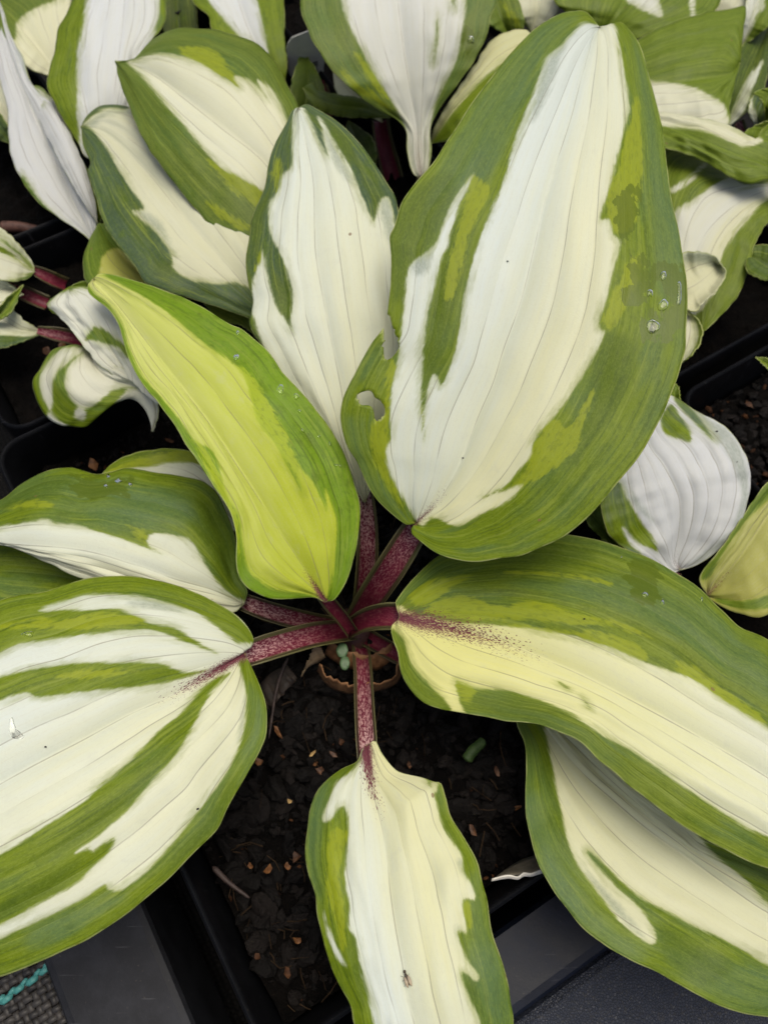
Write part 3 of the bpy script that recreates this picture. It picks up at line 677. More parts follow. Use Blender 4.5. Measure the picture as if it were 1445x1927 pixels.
# broad striped leaf at the left
leaf(hosta, [(460, 1228), (381, 1277), (311, 1315), (242, 1346), (156, 1393), (69, 1438), (0, 1476), (-200, 1590), (-420, 1700)], [4.4, 5.6, 6.6, 7.2, 7.3, 6.8, 6.0],
     [(460, 1228), (478, 1208), (464, 1177), (433, 1149), (381, 1121), (329, 1101), (277, 1089), (225, 1083), (173, 1087), (138, 1095), (87, 1111), (35, 1121), (0, 1130), (-120, 1185), (-260, 1320), (-360, 1500), (-420, 1700)],
     [(460, 1228), (466, 1238), (488, 1288), (502, 1332), (502, 1377), (495, 1400), (481, 1431), (450, 1483), (429, 1521), (408, 1563), (363, 1608), (311, 1660), (242, 1718), (173, 1763), (104, 1798), (35, 1826), (0, 1839), (-150, 1868), (-320, 1820), (-420, 1700)],
     zl=(0, -.3, -.3, -.1, .2, 0), zr=(0, -.5, -.7, -.6, -.3, 0), base='w', bulge=.12, q=1.4, k=6, cr=(.65, .0, -.22, .12), red=(3.6, .36, 1.5), sid='E', mat=M_E, wav=.12,
     ops=[('g', [(490, 1205), (464, 1211), (443, 1208), (398, 1173), (356, 1149), (294, 1128), (242, 1121), (173, 1120), (121, 1133), (74, 1150), (121, 1149), (173, 1146), (225, 1147), (260, 1160), (287, 1173), (329, 1180), (353, 1194), (381, 1213), (410, 1230), (375, 1218), (339, 1204), (287, 1187), (225, 1187), (173, 1194), (138, 1198), (69, 1208), (35, 1212), (0, 1229), (-150, 1300), (-420, 1550), (-420, 1100), (0, 1060), (300, 1050)]),
          ('g', [(396, 1260), (346, 1264), (322, 1256), (284, 1246), (190, 1246), (97, 1253), (0, 1274), (-150, 1330), (-350, 1480), (-150, 1390), (0, 1319), (52, 1304), (69, 1312), (138, 1305), (208, 1298), (277, 1291), (329, 1281)]),
          ('g', [(435, 1266), (398, 1278), (374, 1301), (339, 1343), (298, 1377), (270, 1407), (221, 1452), (180, 1483), (156, 1507), (104, 1542), (69, 1563), (0, 1608), (-150, 1680), (-400, 1740), (-350, 1790), (-150, 1795), (0, 1742), (69, 1704), (138, 1666), (180, 1628), (208, 1601), (219, 1576), (194, 1587), (173, 1604), (169, 1592), (140, 1606), (194, 1566), (242, 1525), (277, 1483), (311, 1445), (346, 1400), (374, 1350), (398, 1305)]),
          ('g', [(455, 1240), (455, 1270), (464, 1315), (460, 1367), (450, 1402), (426, 1455), (381, 1514), (329, 1580), (277, 1639), (230, 1672), (206, 1675), (196, 1663), (156, 1691), (87, 1725), (35, 1749), (0, 1767), (-150, 1815), (-400, 1790), (-300, 1950), (100, 1900), (350, 1700), (560, 1400), (520, 1260)]),
          ('l', [(0, 1180), (120, 1165), (225, 1155), (280, 1170), (225, 1178), (100, 1185)]), ('l', [(100, 1275), (180, 1260), (260, 1262), (180, 1275)]), ('y', [(290, 1130), (350, 1145), (330, 1150), (240, 1135)]), ('y', [(464, 1300), (462, 1370), (450, 1400), (455, 1340)]),
          ('d', [(180, 1530), (300, 1420), (360, 1330), (340, 1380), (260, 1490), (150, 1580), (60, 1620)]), ('d', [(430, 1540), (380, 1590), (300, 1660), (360, 1580), (440, 1460)]), ('b', [(470, 1290), (500, 1340), (490, 1400), (450, 1480), (470, 1380)]), ('b', [(60, 1740), (160, 1700), (240, 1690), (160, 1740), (60, 1780)]), ('d', [(0, 1700), (60, 1660), (150, 1620), (100, 1680), (0, 1730)])])
petiole(hosta, [(668, 1184), (600, 1193), (550, 1205), (500, 1220), (432, 1243)], [.6, 2.5, 3.5, 4.1, 4.1], [.46, .50, .52, .52, .42], u1=.85)

# leaf hanging towards the front
leaf(hosta, [(691, 1402), (693, 1440), (699, 1483), (716, 1545), (727, 1608), (734, 1677), (744, 1746), (758, 1822), (765, 1877), (780, 1930), (815, 2080), (850, 2230)], [3.0, 4.0, 4.7, 5.0, 4.8, 4.2, 3.4],
     [(691, 1402), (681, 1412), (672, 1432), (644, 1446), (613, 1469), (592, 1497), (580, 1545), (575, 1594), (578, 1635), (592, 1687), (602, 1746), (616, 1798), (637, 1850), (658, 1891), (668, 1930), (720, 2080), (850, 2230)],
     [(691, 1402), (706, 1394), (718, 1416), (737, 1442), (754, 1454), (796, 1464), (817, 1471), (831, 1474), (838, 1500), (848, 1535), (872, 1573), (889, 1604), (903, 1642), (915, 1687), (924, 1746), (938, 1787), (950, 1829), (961, 1880), (965, 1930), (945, 2080), (850, 2230)],
     zl=(0, -.4, -.6, -.4, -.2, 0), zr=(0, .1, -.1, -.2, -.2, 0), base='w', bulge=.10, q=1.25, k=4, cr=(.70, .1, -.25, .25), red=(2.6, .30, 1.5), sid='F', mat=M_F, wav=.2,
     ops=[('g', [(680, 1425), (675, 1435), (658, 1455), (633, 1473), (623, 1500), (611, 1525), (609, 1545), (626, 1535), (637, 1519), (647, 1516), (654, 1531), (654, 1594), (651, 1660), (658, 1701), (658, 1746), (671, 1767), (678, 1815), (692, 1867), (704, 1919), (740, 2050), (850, 2240), (650, 2150), (560, 1800), (540, 1500), (620, 1420)]),
          ('g', [(800, 1462), (803, 1472), (813, 1490), (824, 1531), (837, 1563), (858, 1594), (869, 1614), (870, 1640), (883, 1663), (892, 1690), (870, 1692), (872, 1722), (877, 1758), (860, 1748), (865, 1777), (883, 1812), (900, 1834), (896, 1846), (868, 1828), (876, 1864), (893, 1898), (903, 1926), (900, 2050), (850, 2240), (1000, 2150), (1000, 1700), (900, 1500), (840, 1455)]),
          ('w', [(608, 1712), (620, 1750), (640, 1795), (652, 1820), (635, 1800), (618, 1765)]), ('w', [(812, 1474), (822, 1474), (820, 1492), (813, 1486)]),
          ('l', [(620, 1560), (612, 1620), (615, 1680), (635, 1740), (645, 1790), (648, 1720), (640, 1640), (650, 1570)]), ('l', [(872, 1695), (878, 1750), (888, 1740), (885, 1700)]), ('y', [(862, 1620), (880, 1620), (890, 1660), (875, 1650)]), ('y', [(855, 1740), (870, 1755), (885, 1800), (868, 1780)]), ('b', [(890, 1650), (920, 1740), (965, 1920), (920, 1910), (890, 1780), (880, 1680)]), ('b', [(578, 1560), (590, 1500), (612, 1478), (600, 1560), (595, 1680), (585, 1660)]), ('d', [(660, 1700), (690, 1850), (680, 1900), (660, 1800)])])
petiole(hosta, [(676, 1188), (683, 1260), (686, 1330), (690, 1400), (693, 1460)], [-.1, 1.2, 2.0, 2.6, 2.6], [.36, .39, .40, .42, .36], u0=.05, u1=1.0)

# cream leaf reaching right
leaf(hosta, [(752, 1162), (796, 1173), (858, 1186), (950, 1212), (1050, 1252), (1120, 1284), (1222, 1337), (1322, 1392), (1445, 1465), (1560, 1550), (1680, 1640)], [4.4, 5.2, 6.0, 6.6, 7.0, 6.8, 6.2],
     [(752, 1162), (744, 1135), (751, 1122), (779, 1087), (824, 1047), (880, 1025), (960, 1006), (1020, 1002), (1070, 1006), (1118, 1014), (1170, 1031), (1215, 1049), (1277, 1080), (1319, 1111), (1360, 1149), (1391, 1180), (1445, 1204), (1560, 1290), (1650, 1450), (1680, 1640)],
     [(752, 1162), (736, 1180), (740, 1205), (748, 1228), (754, 1263), (772, 1298), (796, 1322), (831, 1336), (851, 1339), (900, 1346), (948, 1357), (980, 1358), (1014, 1364), (1049, 1377), (1094, 1400), (1139, 1441), (1194, 1486), (1256, 1535), (1319, 1576), (1377, 1607), (1445, 1635), (1560, 1670), (1680, 1640)],
     zl=(0, -.6, -.6, -.3, -.1, 0), zr=(0, -.2, .1, 0, -.3, 0), base='w', bulge=.12, q=1.45, k=5, cr=(1.1, -.25, -.1, .12), red=(5.6, .60, 1.25), sid='G', mat=M_G, wav=.14,
     ops=[('g', [(740, 1140), (754, 1141), (782, 1157), (831, 1167), (883, 1173), (950, 1178), (1014, 1185), (1083, 1202), (1153, 1223), (1205, 1244), (1256, 1261), (1308, 1282), (1360, 1315), (1405, 1346), (1445, 1370), (1560, 1470), (1690, 1640), (1720, 1400), (1500, 1150), (1200, 980), (900, 980), (720, 1080)]),
          ('g', [(730, 1180), (748, 1190), (761, 1206), (772, 1246), (796, 1276), (831, 1310), (848, 1334), (838, 1350), (770, 1330), (720, 1230)]),
          ('g', [(873, 1338), (862, 1310), (857, 1281), (872, 1286), (900, 1295), (950, 1298), (980, 1305), (1031, 1322), (1083, 1346), (1125, 1377), (1187, 1412), (1239, 1446), (1291, 1484), (1360, 1529), (1405, 1557), (1445, 1574), (1560, 1622), (1690, 1640), (1600, 1720), (1300, 1640), (1050, 1420), (900, 1370)]),
          ('l', [(945, 1139), (997, 1130), (1049, 1139), (1083, 1153), (1132, 1160), (1180, 1177), (1229, 1198), (1180, 1188), (1132, 1174), (1083, 1172), (1014, 1168), (945, 1165), (880, 1165), (800, 1150), (860, 1120)]), ('l', [(770, 1120), (830, 1090), (900, 1075), (860, 1095), (800, 1140)]),
          ('l', [(950, 1180), (1083, 1185), (1153, 1200), (1210, 1222), (1205, 1245), (1083, 1205)]), ('l', [(1270, 1250), (1310, 1255), (1370, 1300), (1440, 1360), (1400, 1350), (1300, 1285)]), ('l', [(945, 1078), (1050, 1078), (1150, 1098), (1060, 1086)]), ('l', [(860, 1280), (890, 1292), (885, 1320), (865, 1310)]),
          ('y', [(1140, 1395), (1200, 1420), (1290, 1484), (1250, 1465), (1180, 1420)]), ('t', [(1180, 1060), (1230, 1065), (1240, 1130), (1200, 1140)]), ('g', [(1050, 1282), (1072, 1296), (1062, 1294)]), ('g', [(1095, 1312), (1113, 1332), (1104, 1330)]), ('b', [(1060, 1100), (1190, 1085), (1320, 1150), (1445, 1250), (1445, 1320), (1300, 1220), (1160, 1150)]), ('d', [(900, 1030), (1000, 1015), (1120, 1030), (1080, 1065), (950, 1060)]), ('d', [(880, 1310), (980, 1320), (1100, 1390), (1060, 1385), (950, 1350)])])  # upper deep green band paints the shade under the tallest leaf's lobe
petiole(hosta, [(652, 1188), (685, 1168), (725, 1160), (755, 1162), (800, 1174)], [1.0, 2.8, 3.8, 4.1, 4.1], [.34, .46, .54, .56, .45], u1=.12)

# shaded leaf under it
leaf(hosta, [(1000, 1335), (1083, 1441), (1160, 1511), (1222, 1563), (1291, 1611), (1377, 1673), (1445, 1718), (1600, 1800), (1760, 1880)], [2.2, 3.4, 4.2, 4.5, 4.2, 3.6],
     [(1000, 1335), (1030, 1340), (1090, 1380), (1200, 1480), (1300, 1555), (1322, 1580), (1400, 1610), (1480, 1640), (1620, 1720), (1760, 1880)],
     [(1000, 1335), (972, 1355), (987, 1400), (990, 1435), (988, 1521), (997, 1573), (1014, 1628), (1031, 1659), (1059, 1701), (1090, 1739), (1135, 1777), (1187, 1808), (1239, 1832), (1291, 1860), (1336, 1884), (1388, 1905), (1445, 1915), (1600, 1935), (1760, 1880)],
     zl=(0, .4, .4, .2, 0), zr=(0, .6, .5, .1, -.2, 0), base='w', bulge=.03, q=1.25, k=4, cr=(.55, .25, .1, .1), mat=M_H, wav=.2,
     ops=[('g', [(1015, 1340), (1031, 1400), (1045, 1469), (1059, 1538), (1073, 1594), (1094, 1637), (1125, 1680), (1170, 1735), (1205, 1765), (1225, 1776), (1233, 1763), (1222, 1736), (1201, 1708), (1153, 1663), (1104, 1607), (1104, 1598), (1132, 1619), (1166, 1654), (1205, 1689), (1256, 1717), (1308, 1745), (1360, 1767), (1405, 1790), (1445, 1814), (1600, 1860), (1780, 1880), (1600, 2000), (1200, 1900), (1000, 1700), (940, 1500), (980, 1330)]),
          ('g', [(1322, 1570), (1340, 1605), (1377, 1636), (1410, 1665), (1445, 1700), (1600, 1780), (1770, 1880), (1650, 1680), (1400, 1580)]),
          ('y', [(1090, 1625), (1150, 1690), (1215, 1765), (1180, 1745), (1110, 1660)]), ('b', [(985, 1500), (1000, 1590), (1060, 1700), (1150, 1790), (1210, 1800), (1110, 1700), (1050, 1610), (1020, 1500)]), ('b', [(1250, 1790), (1350, 1800), (1460, 1840), (1460, 1900), (1330, 1870)]), ('d', [(1030, 1400), (1050, 1500), (1080, 1610), (1060, 1590), (1020, 1440)]), ('d', [(1240, 1740), (1300, 1770), (1380, 1810), (1330, 1850), (1250, 1800)])])
petiole(hosta, [(690, 1200), (800, 1260), (920, 1310), (1000, 1340), (1030, 1370)], [.6, 1.2, 1.8, 2.2, 2.5], [.4, .36, .34, .3, .15], u1=.4)

# ------------------------------------------------------------------ neighbours, upper left
pA = thing('hosta_plant', 'hosta behind the slender white leaf, its cream leaves edged dark green', 'plant', ew(-6, 30, -.2))
M_I = leaf_mat(white=(.72, .73, .60), cream=(.70, .66, .38), glauc=(.06, .10, .05), vivid=(.08, .12, .02), gmix=.8)
M_J = leaf_mat(white=(.76, .77, .66), cream=(.78, .75, .44), vivid=(.12, .17, .02), gmix=.4); M_L = leaf_mat(white=(.72, .76, .78), cream=(.72, .70, .5), gmix=.3)
leaf(pA, [(545, 640), (480, 560), (420, 490), (340, 400), (270, 315), (200, 250), (154, 238)], [4.0, 5.2, 5.8, 6.0, 5.6, 5.0],
     [(545, 640), (540, 560), (490, 430), (430, 330), (330, 240), (242, 201), (197, 197), (170, 211), (157, 228), (154, 238)],
     [(545, 640), (470, 600), (381, 569), (329, 554), (277, 533), (253, 500), (221, 460), (194, 415), (180, 370), (166, 325), (170, 304), (156, 270), (154, 238)],
     zl=(0, .1, .1, 0, -.2, 0), zr=(0, -.3, -.4, -.1, .2, 0), base='w', q=.9, k=4, cr=(.6, .4, 0, 0), mat=M_I,
     ops=[('g', [(150, 236), (176, 246), (208, 287), (225, 318), (244, 349), (272, 392), (250, 396), (270, 415), (298, 443), (325, 481), (327, 502), (346, 519), (391, 533), (464, 538), (560, 620), (500, 660), (250, 560), (130, 300)]), ('g', [(154, 235), (175, 220), (200, 206), (240, 206), (230, 185), (160, 195)]),
          ('y', [(150, 240), (175, 225), (205, 208), (245, 212), (200, 215), (176, 240)]), ('y', [(250, 392), (300, 440), (330, 490), (300, 420)])])
leaf(pA, [(565, 470), (545, 400), (500, 310), (415, 240), (346, 185), (294, 145), (245, 120), (219, 118)], [4.6, 6.0, 7.0, 7.4, 7.2, 6.6],
     [(565, 470), (590, 380), (585, 270), (561, 201), (543, 163), (519, 118), (485, 82), (450, 68), (415, 57), (363, 52), (329, 55), (294, 69), (263, 100), (245, 117), (219, 118)],
     [(565, 470), (520, 480), (460, 474), (415, 443), (374, 401), (329, 346), (284, 284), (253, 225), (235, 180), (222, 140), (219, 118)],
     zl=(0, 0, -.3, -.6, -.3, 0), zr=(0, -.5, -.8, -.6, -.2, 0), base='g', q=.95, k=4, cr=(.5, .3, .1, 0), mat=M_J, bulge=.14,
     ops=[('w', [(240, 116), (256, 114), (298, 102), (346, 107), (381, 121), (415, 145), (452, 165), (440, 145), (470, 150), (502, 187), (485, 150), (515, 175), (538, 221), (560, 300), (600, 400), (560, 440), (498, 363), (450, 332), (419, 315), (381, 277), (329, 215), (294, 173), (263, 138)]),
          ('l', [(340, 88), (400, 95), (440, 140), (455, 165), (410, 140), (350, 105)]), ('l', [(390, 300), (440, 325), (500, 365), (480, 390), (420, 340)]), ('l', [(390, 380), (440, 410), (475, 430), (440, 430)])])
leaf(pA, [(205, 305), (213, 200), (225, 100), (235, 0), (240, -130)], [2.6, 4.6, 5.6, 5.8, 5.0],
     [(205, 305), (165, 298), (149, 273), (118, 221), (92, 173), (90, 145), (102, 104), (111, 52), (133, 10), (170, -70), (240, -130)],
     [(205, 305), (235, 270), (250, 180), (275, 90), (290, 70), (308, 48), (312, 0), (295, -80), (240, -130)],
     zl=(0, -.2, -.3, 0), zr=(0, -.2, -.3, 0), base='g', q=.8, k=4, cr=(.3, .1, 0, .1), mat=M_L,
     ops=[('w', [(166, -10), (156, 52), (147, 104), (145, 173), (149, 235), (165, 320), (240, 300), (262, 150), (291, 60), (301, 0), (280, -120), (190, -120)])])
leaf(pA, [(178, 458), (140, 380), (95, 280), (50, 180), (20, 100), (0, 20), (-10, -20)], [2.0, 2.8, 3.4, 3.8, 3.8, 3.6],
     [(178, 458), (149, 433), (114, 412), (76, 384), (48, 349), (28, 311), (17, 270), (14, 208), (3, 163), (-10, 80), (-10, -20)],
     [(178, 458), (182, 412), (165, 350), (150, 290), (115, 215), (70, 170), (55, 150), (45, 110), (21, 66), (8, 22), (-10, -20)],
     base='w', q=.7, k=3, cr=(.2, 0, 0, 0), mat=leaf_mat(white=(.66, .66, .66), cream=(.68, .64, .5), gmix=.7), bulge=.16,
     ops=[('g', [(170, 455), (130, 425), (85, 385), (55, 345), (40, 330), (40, 380), (110, 440)]), ('g', [(20, 40), (40, 85), (58, 140), (75, 175), (90, 160), (60, 60)]), ('y', [(60, 40), (30, 90), (70, 160)])])
leaf(pA, [(184, 420), (150, 330), (115, 250), (80, 190), (62, 168), (52, 168)], [2.6, 3.6, 4.2, 4.5, 4.2, 3.6],
     [(184, 420), (150, 370), (110, 300), (75, 230), (55, 205), (45, 185), (46, 170), (52, 168)], [(184, 420), (180, 380), (160, 310), (128, 245), (110, 205), (90, 175), (70, 160), (52, 168)],
     zl=(0, -.1, -.3, -.6, -.6), base='w', q=.6, k=3, cr=(.2, .1, 0, 0), mat=leaf_mat(white=(.66, .66, .66), cream=(.68, .64, .5), gmix=.7), ops=[('g', [(40, 190), (50, 165), (70, 155), (100, 180), (95, 185), (72, 166), (54, 172)]), ('g', [(66, 175), (78, 190), (74, 200)])])
leaf(pA, [(120, 150), (70, 90), (20, 30), (-60, -40)], [2.2, 3.2, 3.6, 3.2], [(120, 150), (125, 90), (135, 20), (120, -60), (-60, -40)], [(120, 150), (60, 130), (20, 90), (-20, 30), (-60, -40)], base='w', q=.5, k=3, cr=(.6, .6, 0, 0), mat=M_J, ops=[('g', [(120, -10), (70, 15), (35, 40), (28, 75), (-20, 80), (-70, -60), (100, -60)])])
leaf(pA, [(530, 190), (500, 120), (465, 50), (440, -30), (420, -120)], [1.6, 2.8, 3.4, 3.4, 3.0], [(530, 190), (470, 120), (400, 55), (391, 28), (363, 0), (370, -60), (420, -120)], [(530, 190), (540, 120), (535, 60), (533, 0), (500, -80), (420, -120)],
     base='g', q=.6, k=3, cr=(.3, .1, 0, 0), mat=M_L, ops=[('w', [(391, -10), (420, 35), (446, 62), (480, 95), (505, 110), (498, 60), (481, 0), (450, -100), (400, -60)])])
for (m_, z_, l_, r_, mt, op) in (
    ([(40, 250), (15, 215), (-15, 160), (-50, 90)], [1.6, 2.4, 2.8, 2.6], [(40, 250), (-10, 240), (-50, 180), (-50, 90)], [(40, 250), (45, 200), (25, 140), (-50, 90)], M_J, [('g', [(-60, 60), (10, 140), (30, 200), (40, 255), (60, 180), (0, 60)])]),
    ([(350, 130), (340, 70), (335, 10), (330, -70)], [.9, 1.6, 2.0, 2.0], [(350, 130), (312, 80), (310, 0), (330, -70)], [(350, 130), (372, 80), (366, 0), (330, -70)], leaf_mat(glauc=(.04, .06, .02), vivid=(.05, .07, .01)), []),
    ([(560, 250), (575, 190), (580, 140), (570, 90)], [1.8, 2.6, 3.0, 2.8], [(560, 250), (545, 190), (552, 140), (570, 90)], [(560, 250), (610, 200), (604, 150), (570, 90)], leaf_mat(glauc=(.05, .08, .015), vivid=(.06, .095, .005)), []),
    ([(20, 270), (5, 240), (-20, 215), (-60, 200)], [2.6, 3.0, 3.0, 2.8], [(20, 270), (-10, 260), (-40, 240), (-60, 200)], [(20, 270), (15, 235), (-15, 200), (-60, 200)], M_I, [])):
    leaf(pA, m_, z_, l_, r_, base='g' if not op else 'w', q=.45, k=3, mat=mt, ops=op)
# yellow leaves low down between the pots
pY = thing('hosta_plant', 'small yellow-green hosta crouching beside the curled white leaf', 'plant', ew(-4, 20, -.2))
M_Y = leaf_mat(white=(.62, .60, .16), cream=(.48, .48, .05), glauc=(.10, .16, .02), vivid=(.12, .19, .008), gmix=.4)
leaf(pY, [(330, 600), (290, 540), (240, 490), (200, 445), (185, 420)], [1.4, 2.6, 3.0, 3.2, 3.0], [(330, 600), (310, 540), (280, 470), (220, 425), (185, 420)], [(330, 600), (250, 580), (170, 540), (156, 505), (163, 465), (185, 420)], base='w', q=.6, k=3, cr=(.5, .5, 0, 0), mat=M_Y, bulge=.2,
     ops=[('g', [(185, 410), (230, 430), (270, 470), (220, 468), (195, 480), (188, 515), (190, 560), (150, 560), (145, 480)])])
leaf(pY, [(500, 650), (450, 600), (415, 580), (384, 572)], [2.4, 3.6, 3.9, 3.8], [(500, 650), (469, 592), (446, 568), (419, 558), (384, 572)], [(500, 650), (453, 613), (415, 605), (384, 572)], base='g', q=.4, k=3, mat=leaf_mat(glauc=(.15, .2, .03), vivid=(.2, .24, .02)), zl=(0, 0, 0))
leaf(pY, [(185, 440), (172, 390), (165, 350), (160, 310)], [1.6, 2.2, 2.5, 2.4], [(185, 440), (195, 390), (190, 350), (160, 310)], [(185, 440), (155, 390), (148, 345), (160, 310)], base='g', q=.4, k=2, mat=leaf_mat(glauc=(.06, .1, .02)))
leaf(pY, [(220, 600), (180, 570), (140, 545), (88, 572)], [1.4, 2.2, 2.6, 2.2], [(220, 600), (200, 530), (140, 535), (88, 572)], [(220, 600), (150, 610), (95, 585), (88, 572)], base='g', q=.4, k=2, mat=M_Y)

# curled white leaf and its mates
pW = thing('hosta_plant', 'small hosta with a curling white leaf marked by one green band', 'plant', ew(-8, 18, -.2))
M_W = leaf_mat(white=(.76, .76, .68), cream=(.76, .72, .52), gmix=.6)
leaf(pW, [(255, 720), (215, 665), (180, 610), (150, 565), (130, 545)], [4.4, 5.0, 5.4, 5.6, 5.2], [(255, 720), (300, 760), (290, 700), (260, 640), (235, 585), (190, 545), (150, 538), (130, 540)],
     [(255, 720), (220, 710), (185, 685), (170, 668), (152, 644), (131, 616), (104, 588), (88, 572), (110, 552), (130, 540)], zl=(0, 0, 0, -.3, -.5), zr=(0, 0, -.2, -.6, -.6), base='w', q=.8, k=3, cr=(.5, .1, 0, 0), mat=M_W,
     ops=[('g', [(160, 640), (172, 620), (180, 614), (205, 625), (225, 640), (250, 660), (240, 675), (222, 655), (200, 648), (180, 642), (170, 640)]), ('g', [(86, 575), (110, 556), (150, 543), (175, 548), (150, 530), (100, 540)])])
leaf(pW, [(163, 655), (185, 695), (215, 715), (250, 725), (275, 745), (288, 775), (286, 811)], [3.8, 4.6, 4.7, 4.5, 4.2, 3.8, 3.2],
     [(163, 655), (195, 680), (235, 695), (268, 715), (290, 740), (299, 775), (286, 812)],
     [(163, 655), (125, 651), (97, 661), (76, 692), (62, 716), (69, 754), (93, 789), (121, 801), (163, 803), (183, 779), (208, 744), (235, 729), (258, 735), (275, 752), (285, 780), (286, 812)],
     zl=(0, .3, .3, .2, 0, 0), zr=(0, -.4, -1.0, -.8, -.2, 0), base='w', q=.9, k=4, cr=(.6, .4, 0, 0), mat=M_W, bulge=.2, wav=.05,
     ops=[('g', [(165, 652), (125, 655), (103, 668), (80, 700), (76, 720), (80, 745), (93, 775), (80, 790), (50, 720), (90, 640)]), ('g', [(160, 662), (130, 680), (105, 705), (99, 735), (97, 765), (96, 775), (115, 795), (150, 812), (190, 795), (240, 735), (258, 730), (230, 728), (205, 738), (180, 760), (160, 768), (145, 762), (130, 742), (124, 722), (128, 695), (142, 675)]), ('w', [(142, 772), (155, 768), (162, 780), (158, 788), (142, 784)])])
leaf(pW, [(66, 512), (30, 485), (-20, 465), (-90, 440)], [2.4, 3.0, 3.2, 3.0], [(66, 512), (62, 495), (35, 458), (0, 428), (-50, 420), (-90, 440)], [(66, 512), (50, 526), (15, 528), (-20, 515), (-90, 440)], base='w', q=.6, k=3, cr=(.5, .3, 0, 0), mat=leaf_mat(white=(.66, .66, .55), cream=(.66, .64, .4)),
     ops=[('g', [(66, 505), (40, 475), (0, 440), (0, 448), (35, 480), (58, 505)]), ('g', [(66, 512), (30, 482), (0, 462), (-10, 470), (35, 492)]), ('g', [(62, 512), (40, 522), (10, 530), (30, 532), (60, 522)])])
petiole(pW, [(128, 538), (105, 528), (80, 516), (58, 505)], [1.2, 1.8, 2.2, 2.5], [.4, .38, .34, .2], u1=.1)
leaf(pW, [(85, 625), (40, 620), (0, 600), (-60, 585)], [2.0, 2.4, 2.6, 2.6], [(85, 625), (45, 602), (10, 570), (-60, 540)], [(85, 625), (50, 640), (0, 655), (-60, 640)], base='w', q=.5, k=3, cr=(.4, .3, 0, 0), mat=M_I, ops=[('g', [(85, 630), (50, 632), (0, 630), (-60, 630), (-60, 690), (60, 660)])])
petiole(pW, [(165, 650), (140, 637), (110, 630), (70, 622)], [1.4, 1.8, 2.1, 2.3], [.42, .38, .36, .2], u1=.35)
leaf(pW, [(-20, 610), (10, 580), (45, 536)], [3.0, 3.2, 3.0], [(-20, 610), (10, 565), (45, 536)], [(-20, 610), (20, 588), (45, 536)], base='g', q=.3, k=2, mat=leaf_mat(glauc=(.14, .2, .05)))
petiole(pW, [(90, 571), (70, 563), (45, 552), (-10, 530)], [1.2, 1.5, 1.8, 2.2], [.4, .4, .4, .4], u1=.4)
leaf(pW, [(45, 555), (15, 545), (-15, 545), (-60, 545)], [2.2, 2.5, 2.6, 2.5], [(45, 555), (20, 535), (-10, 520), (-60, 545)], [(45, 555), (15, 565), (-20, 570), (-60, 545)], base='w', q=.3, k=2, mat=M_I)

# ------------------------------------------------------------------ neighbours, top middle
pO = thing('hosta_plant', 'tall hosta whose upright white leaf has two green margins, behind the label', 'plant', ew(8, 23, -.2))
M_O = leaf_mat(white=(.74, .77, .76), cream=(.74, .70, .5), vivid=(.13, .18, .03), gmix=.55)
leaf(pO, [(792, 335), (787, 290), (784, 242), (772, 173), (758, 87), (748, 0), (735, -120), (725, -230)], [3.4, 4.8, 6.4, 7.6, 8.4, 8.6, 8.0],
     [(792, 335), (777, 325), (766, 285), (766, 248), (751, 228), (727, 215), (692, 194), (651, 159), (616, 121), (599, 93), (581, 62), (569, 28), (564, 0), (570, -80), (630, -180), (725, -230)],
     [(792, 335), (806, 320), (812, 280), (810, 245), (824, 208), (858, 163), (889, 118), (914, 69), (924, 31), (934, 0), (930, -80), (860, -180), (725, -230)],
     zl=(0, .5, .7, .3, 0), zr=(0, .5, .7, .3, 0), base='g', q=1.1, k=4, cr=(.55, .05, 0, .05), red=(5.5, .30, .55), sid='O', mat=M_O,
     ops=[('w', [(785, 340), (772, 312), (763, 240), (748, 208), (734, 185), (706, 138), (685, 100), (658, 45), (644, 0), (640, -80), (690, -200), (800, -200), (870, -80), (876, 0), (872, 35), (858, 114), (827, 173), (811, 221), (808, 294), (802, 330)]),
          ('g', [(823, 24), (826, 60), (818, 110), (814, 120), (816, 80)]), ('g', [(850, -10), (860, -10), (856, 12), (850, 20)]), ('l', [(640, 130), (680, 160), (740, 205), (720, 200), (660, 160)]), ('l', [(665, 100), (685, 110), (712, 150), (730, 185), (700, 160)]), ('t', [(875, 60), (895, 65), (890, 90), (872, 95)])])
leaf(pO, [(735, 222), (690, 205), (640, 198), (600, 185), (570, 165)], [3.0, 3.8, 4.2, 4.2, 3.8], [(735, 222), (723, 212), (678, 185), (640, 178), (602, 170), (588, 156), (570, 165)], [(735, 222), (692, 223), (644, 220), (602, 208), (581, 190), (570, 165)],
     zl=(0, -.2, -.3, -.2, 0), base='g', q=.6, k=3, mat=leaf_mat(glauc=(.12, .17, .05), vivid=(.14, .19, .02)), bulge=.25)
leaf(pO, [(720, 230), (680, 190), (650, 165), (625, 120)], [2.2, 2.8, 3.0, 2.8], [(720, 230), (700, 180), (660, 130), (625, 120)], [(720, 230), (660, 200), (632, 170), (625, 120)], base='w', q=.4, k=3, mat=M_J, cr=(.8, .8, 0, 0))
leaf(pO, [(812, 270), (850, 210), (900, 160), (960, 115), (1010, 80)], [3.6, 5.2, 6.0, 6.4, 6.2], [(812, 270), (815, 245), (840, 200), (890, 125), (930, 70), (985, 55), (1010, 80)], [(812, 270), (850, 262), (900, 220), (960, 170), (1010, 80)], base='w', q=.6, k=3, cr=(.85, .85, 0, 0), mat=leaf_mat(cream=(.70, .62, .28), gmix=.3),
     ops=[('g', [(806, 280), (830, 240), (870, 190), (905, 150), (955, 115), (990, 120), (930, 240), (840, 290)])])
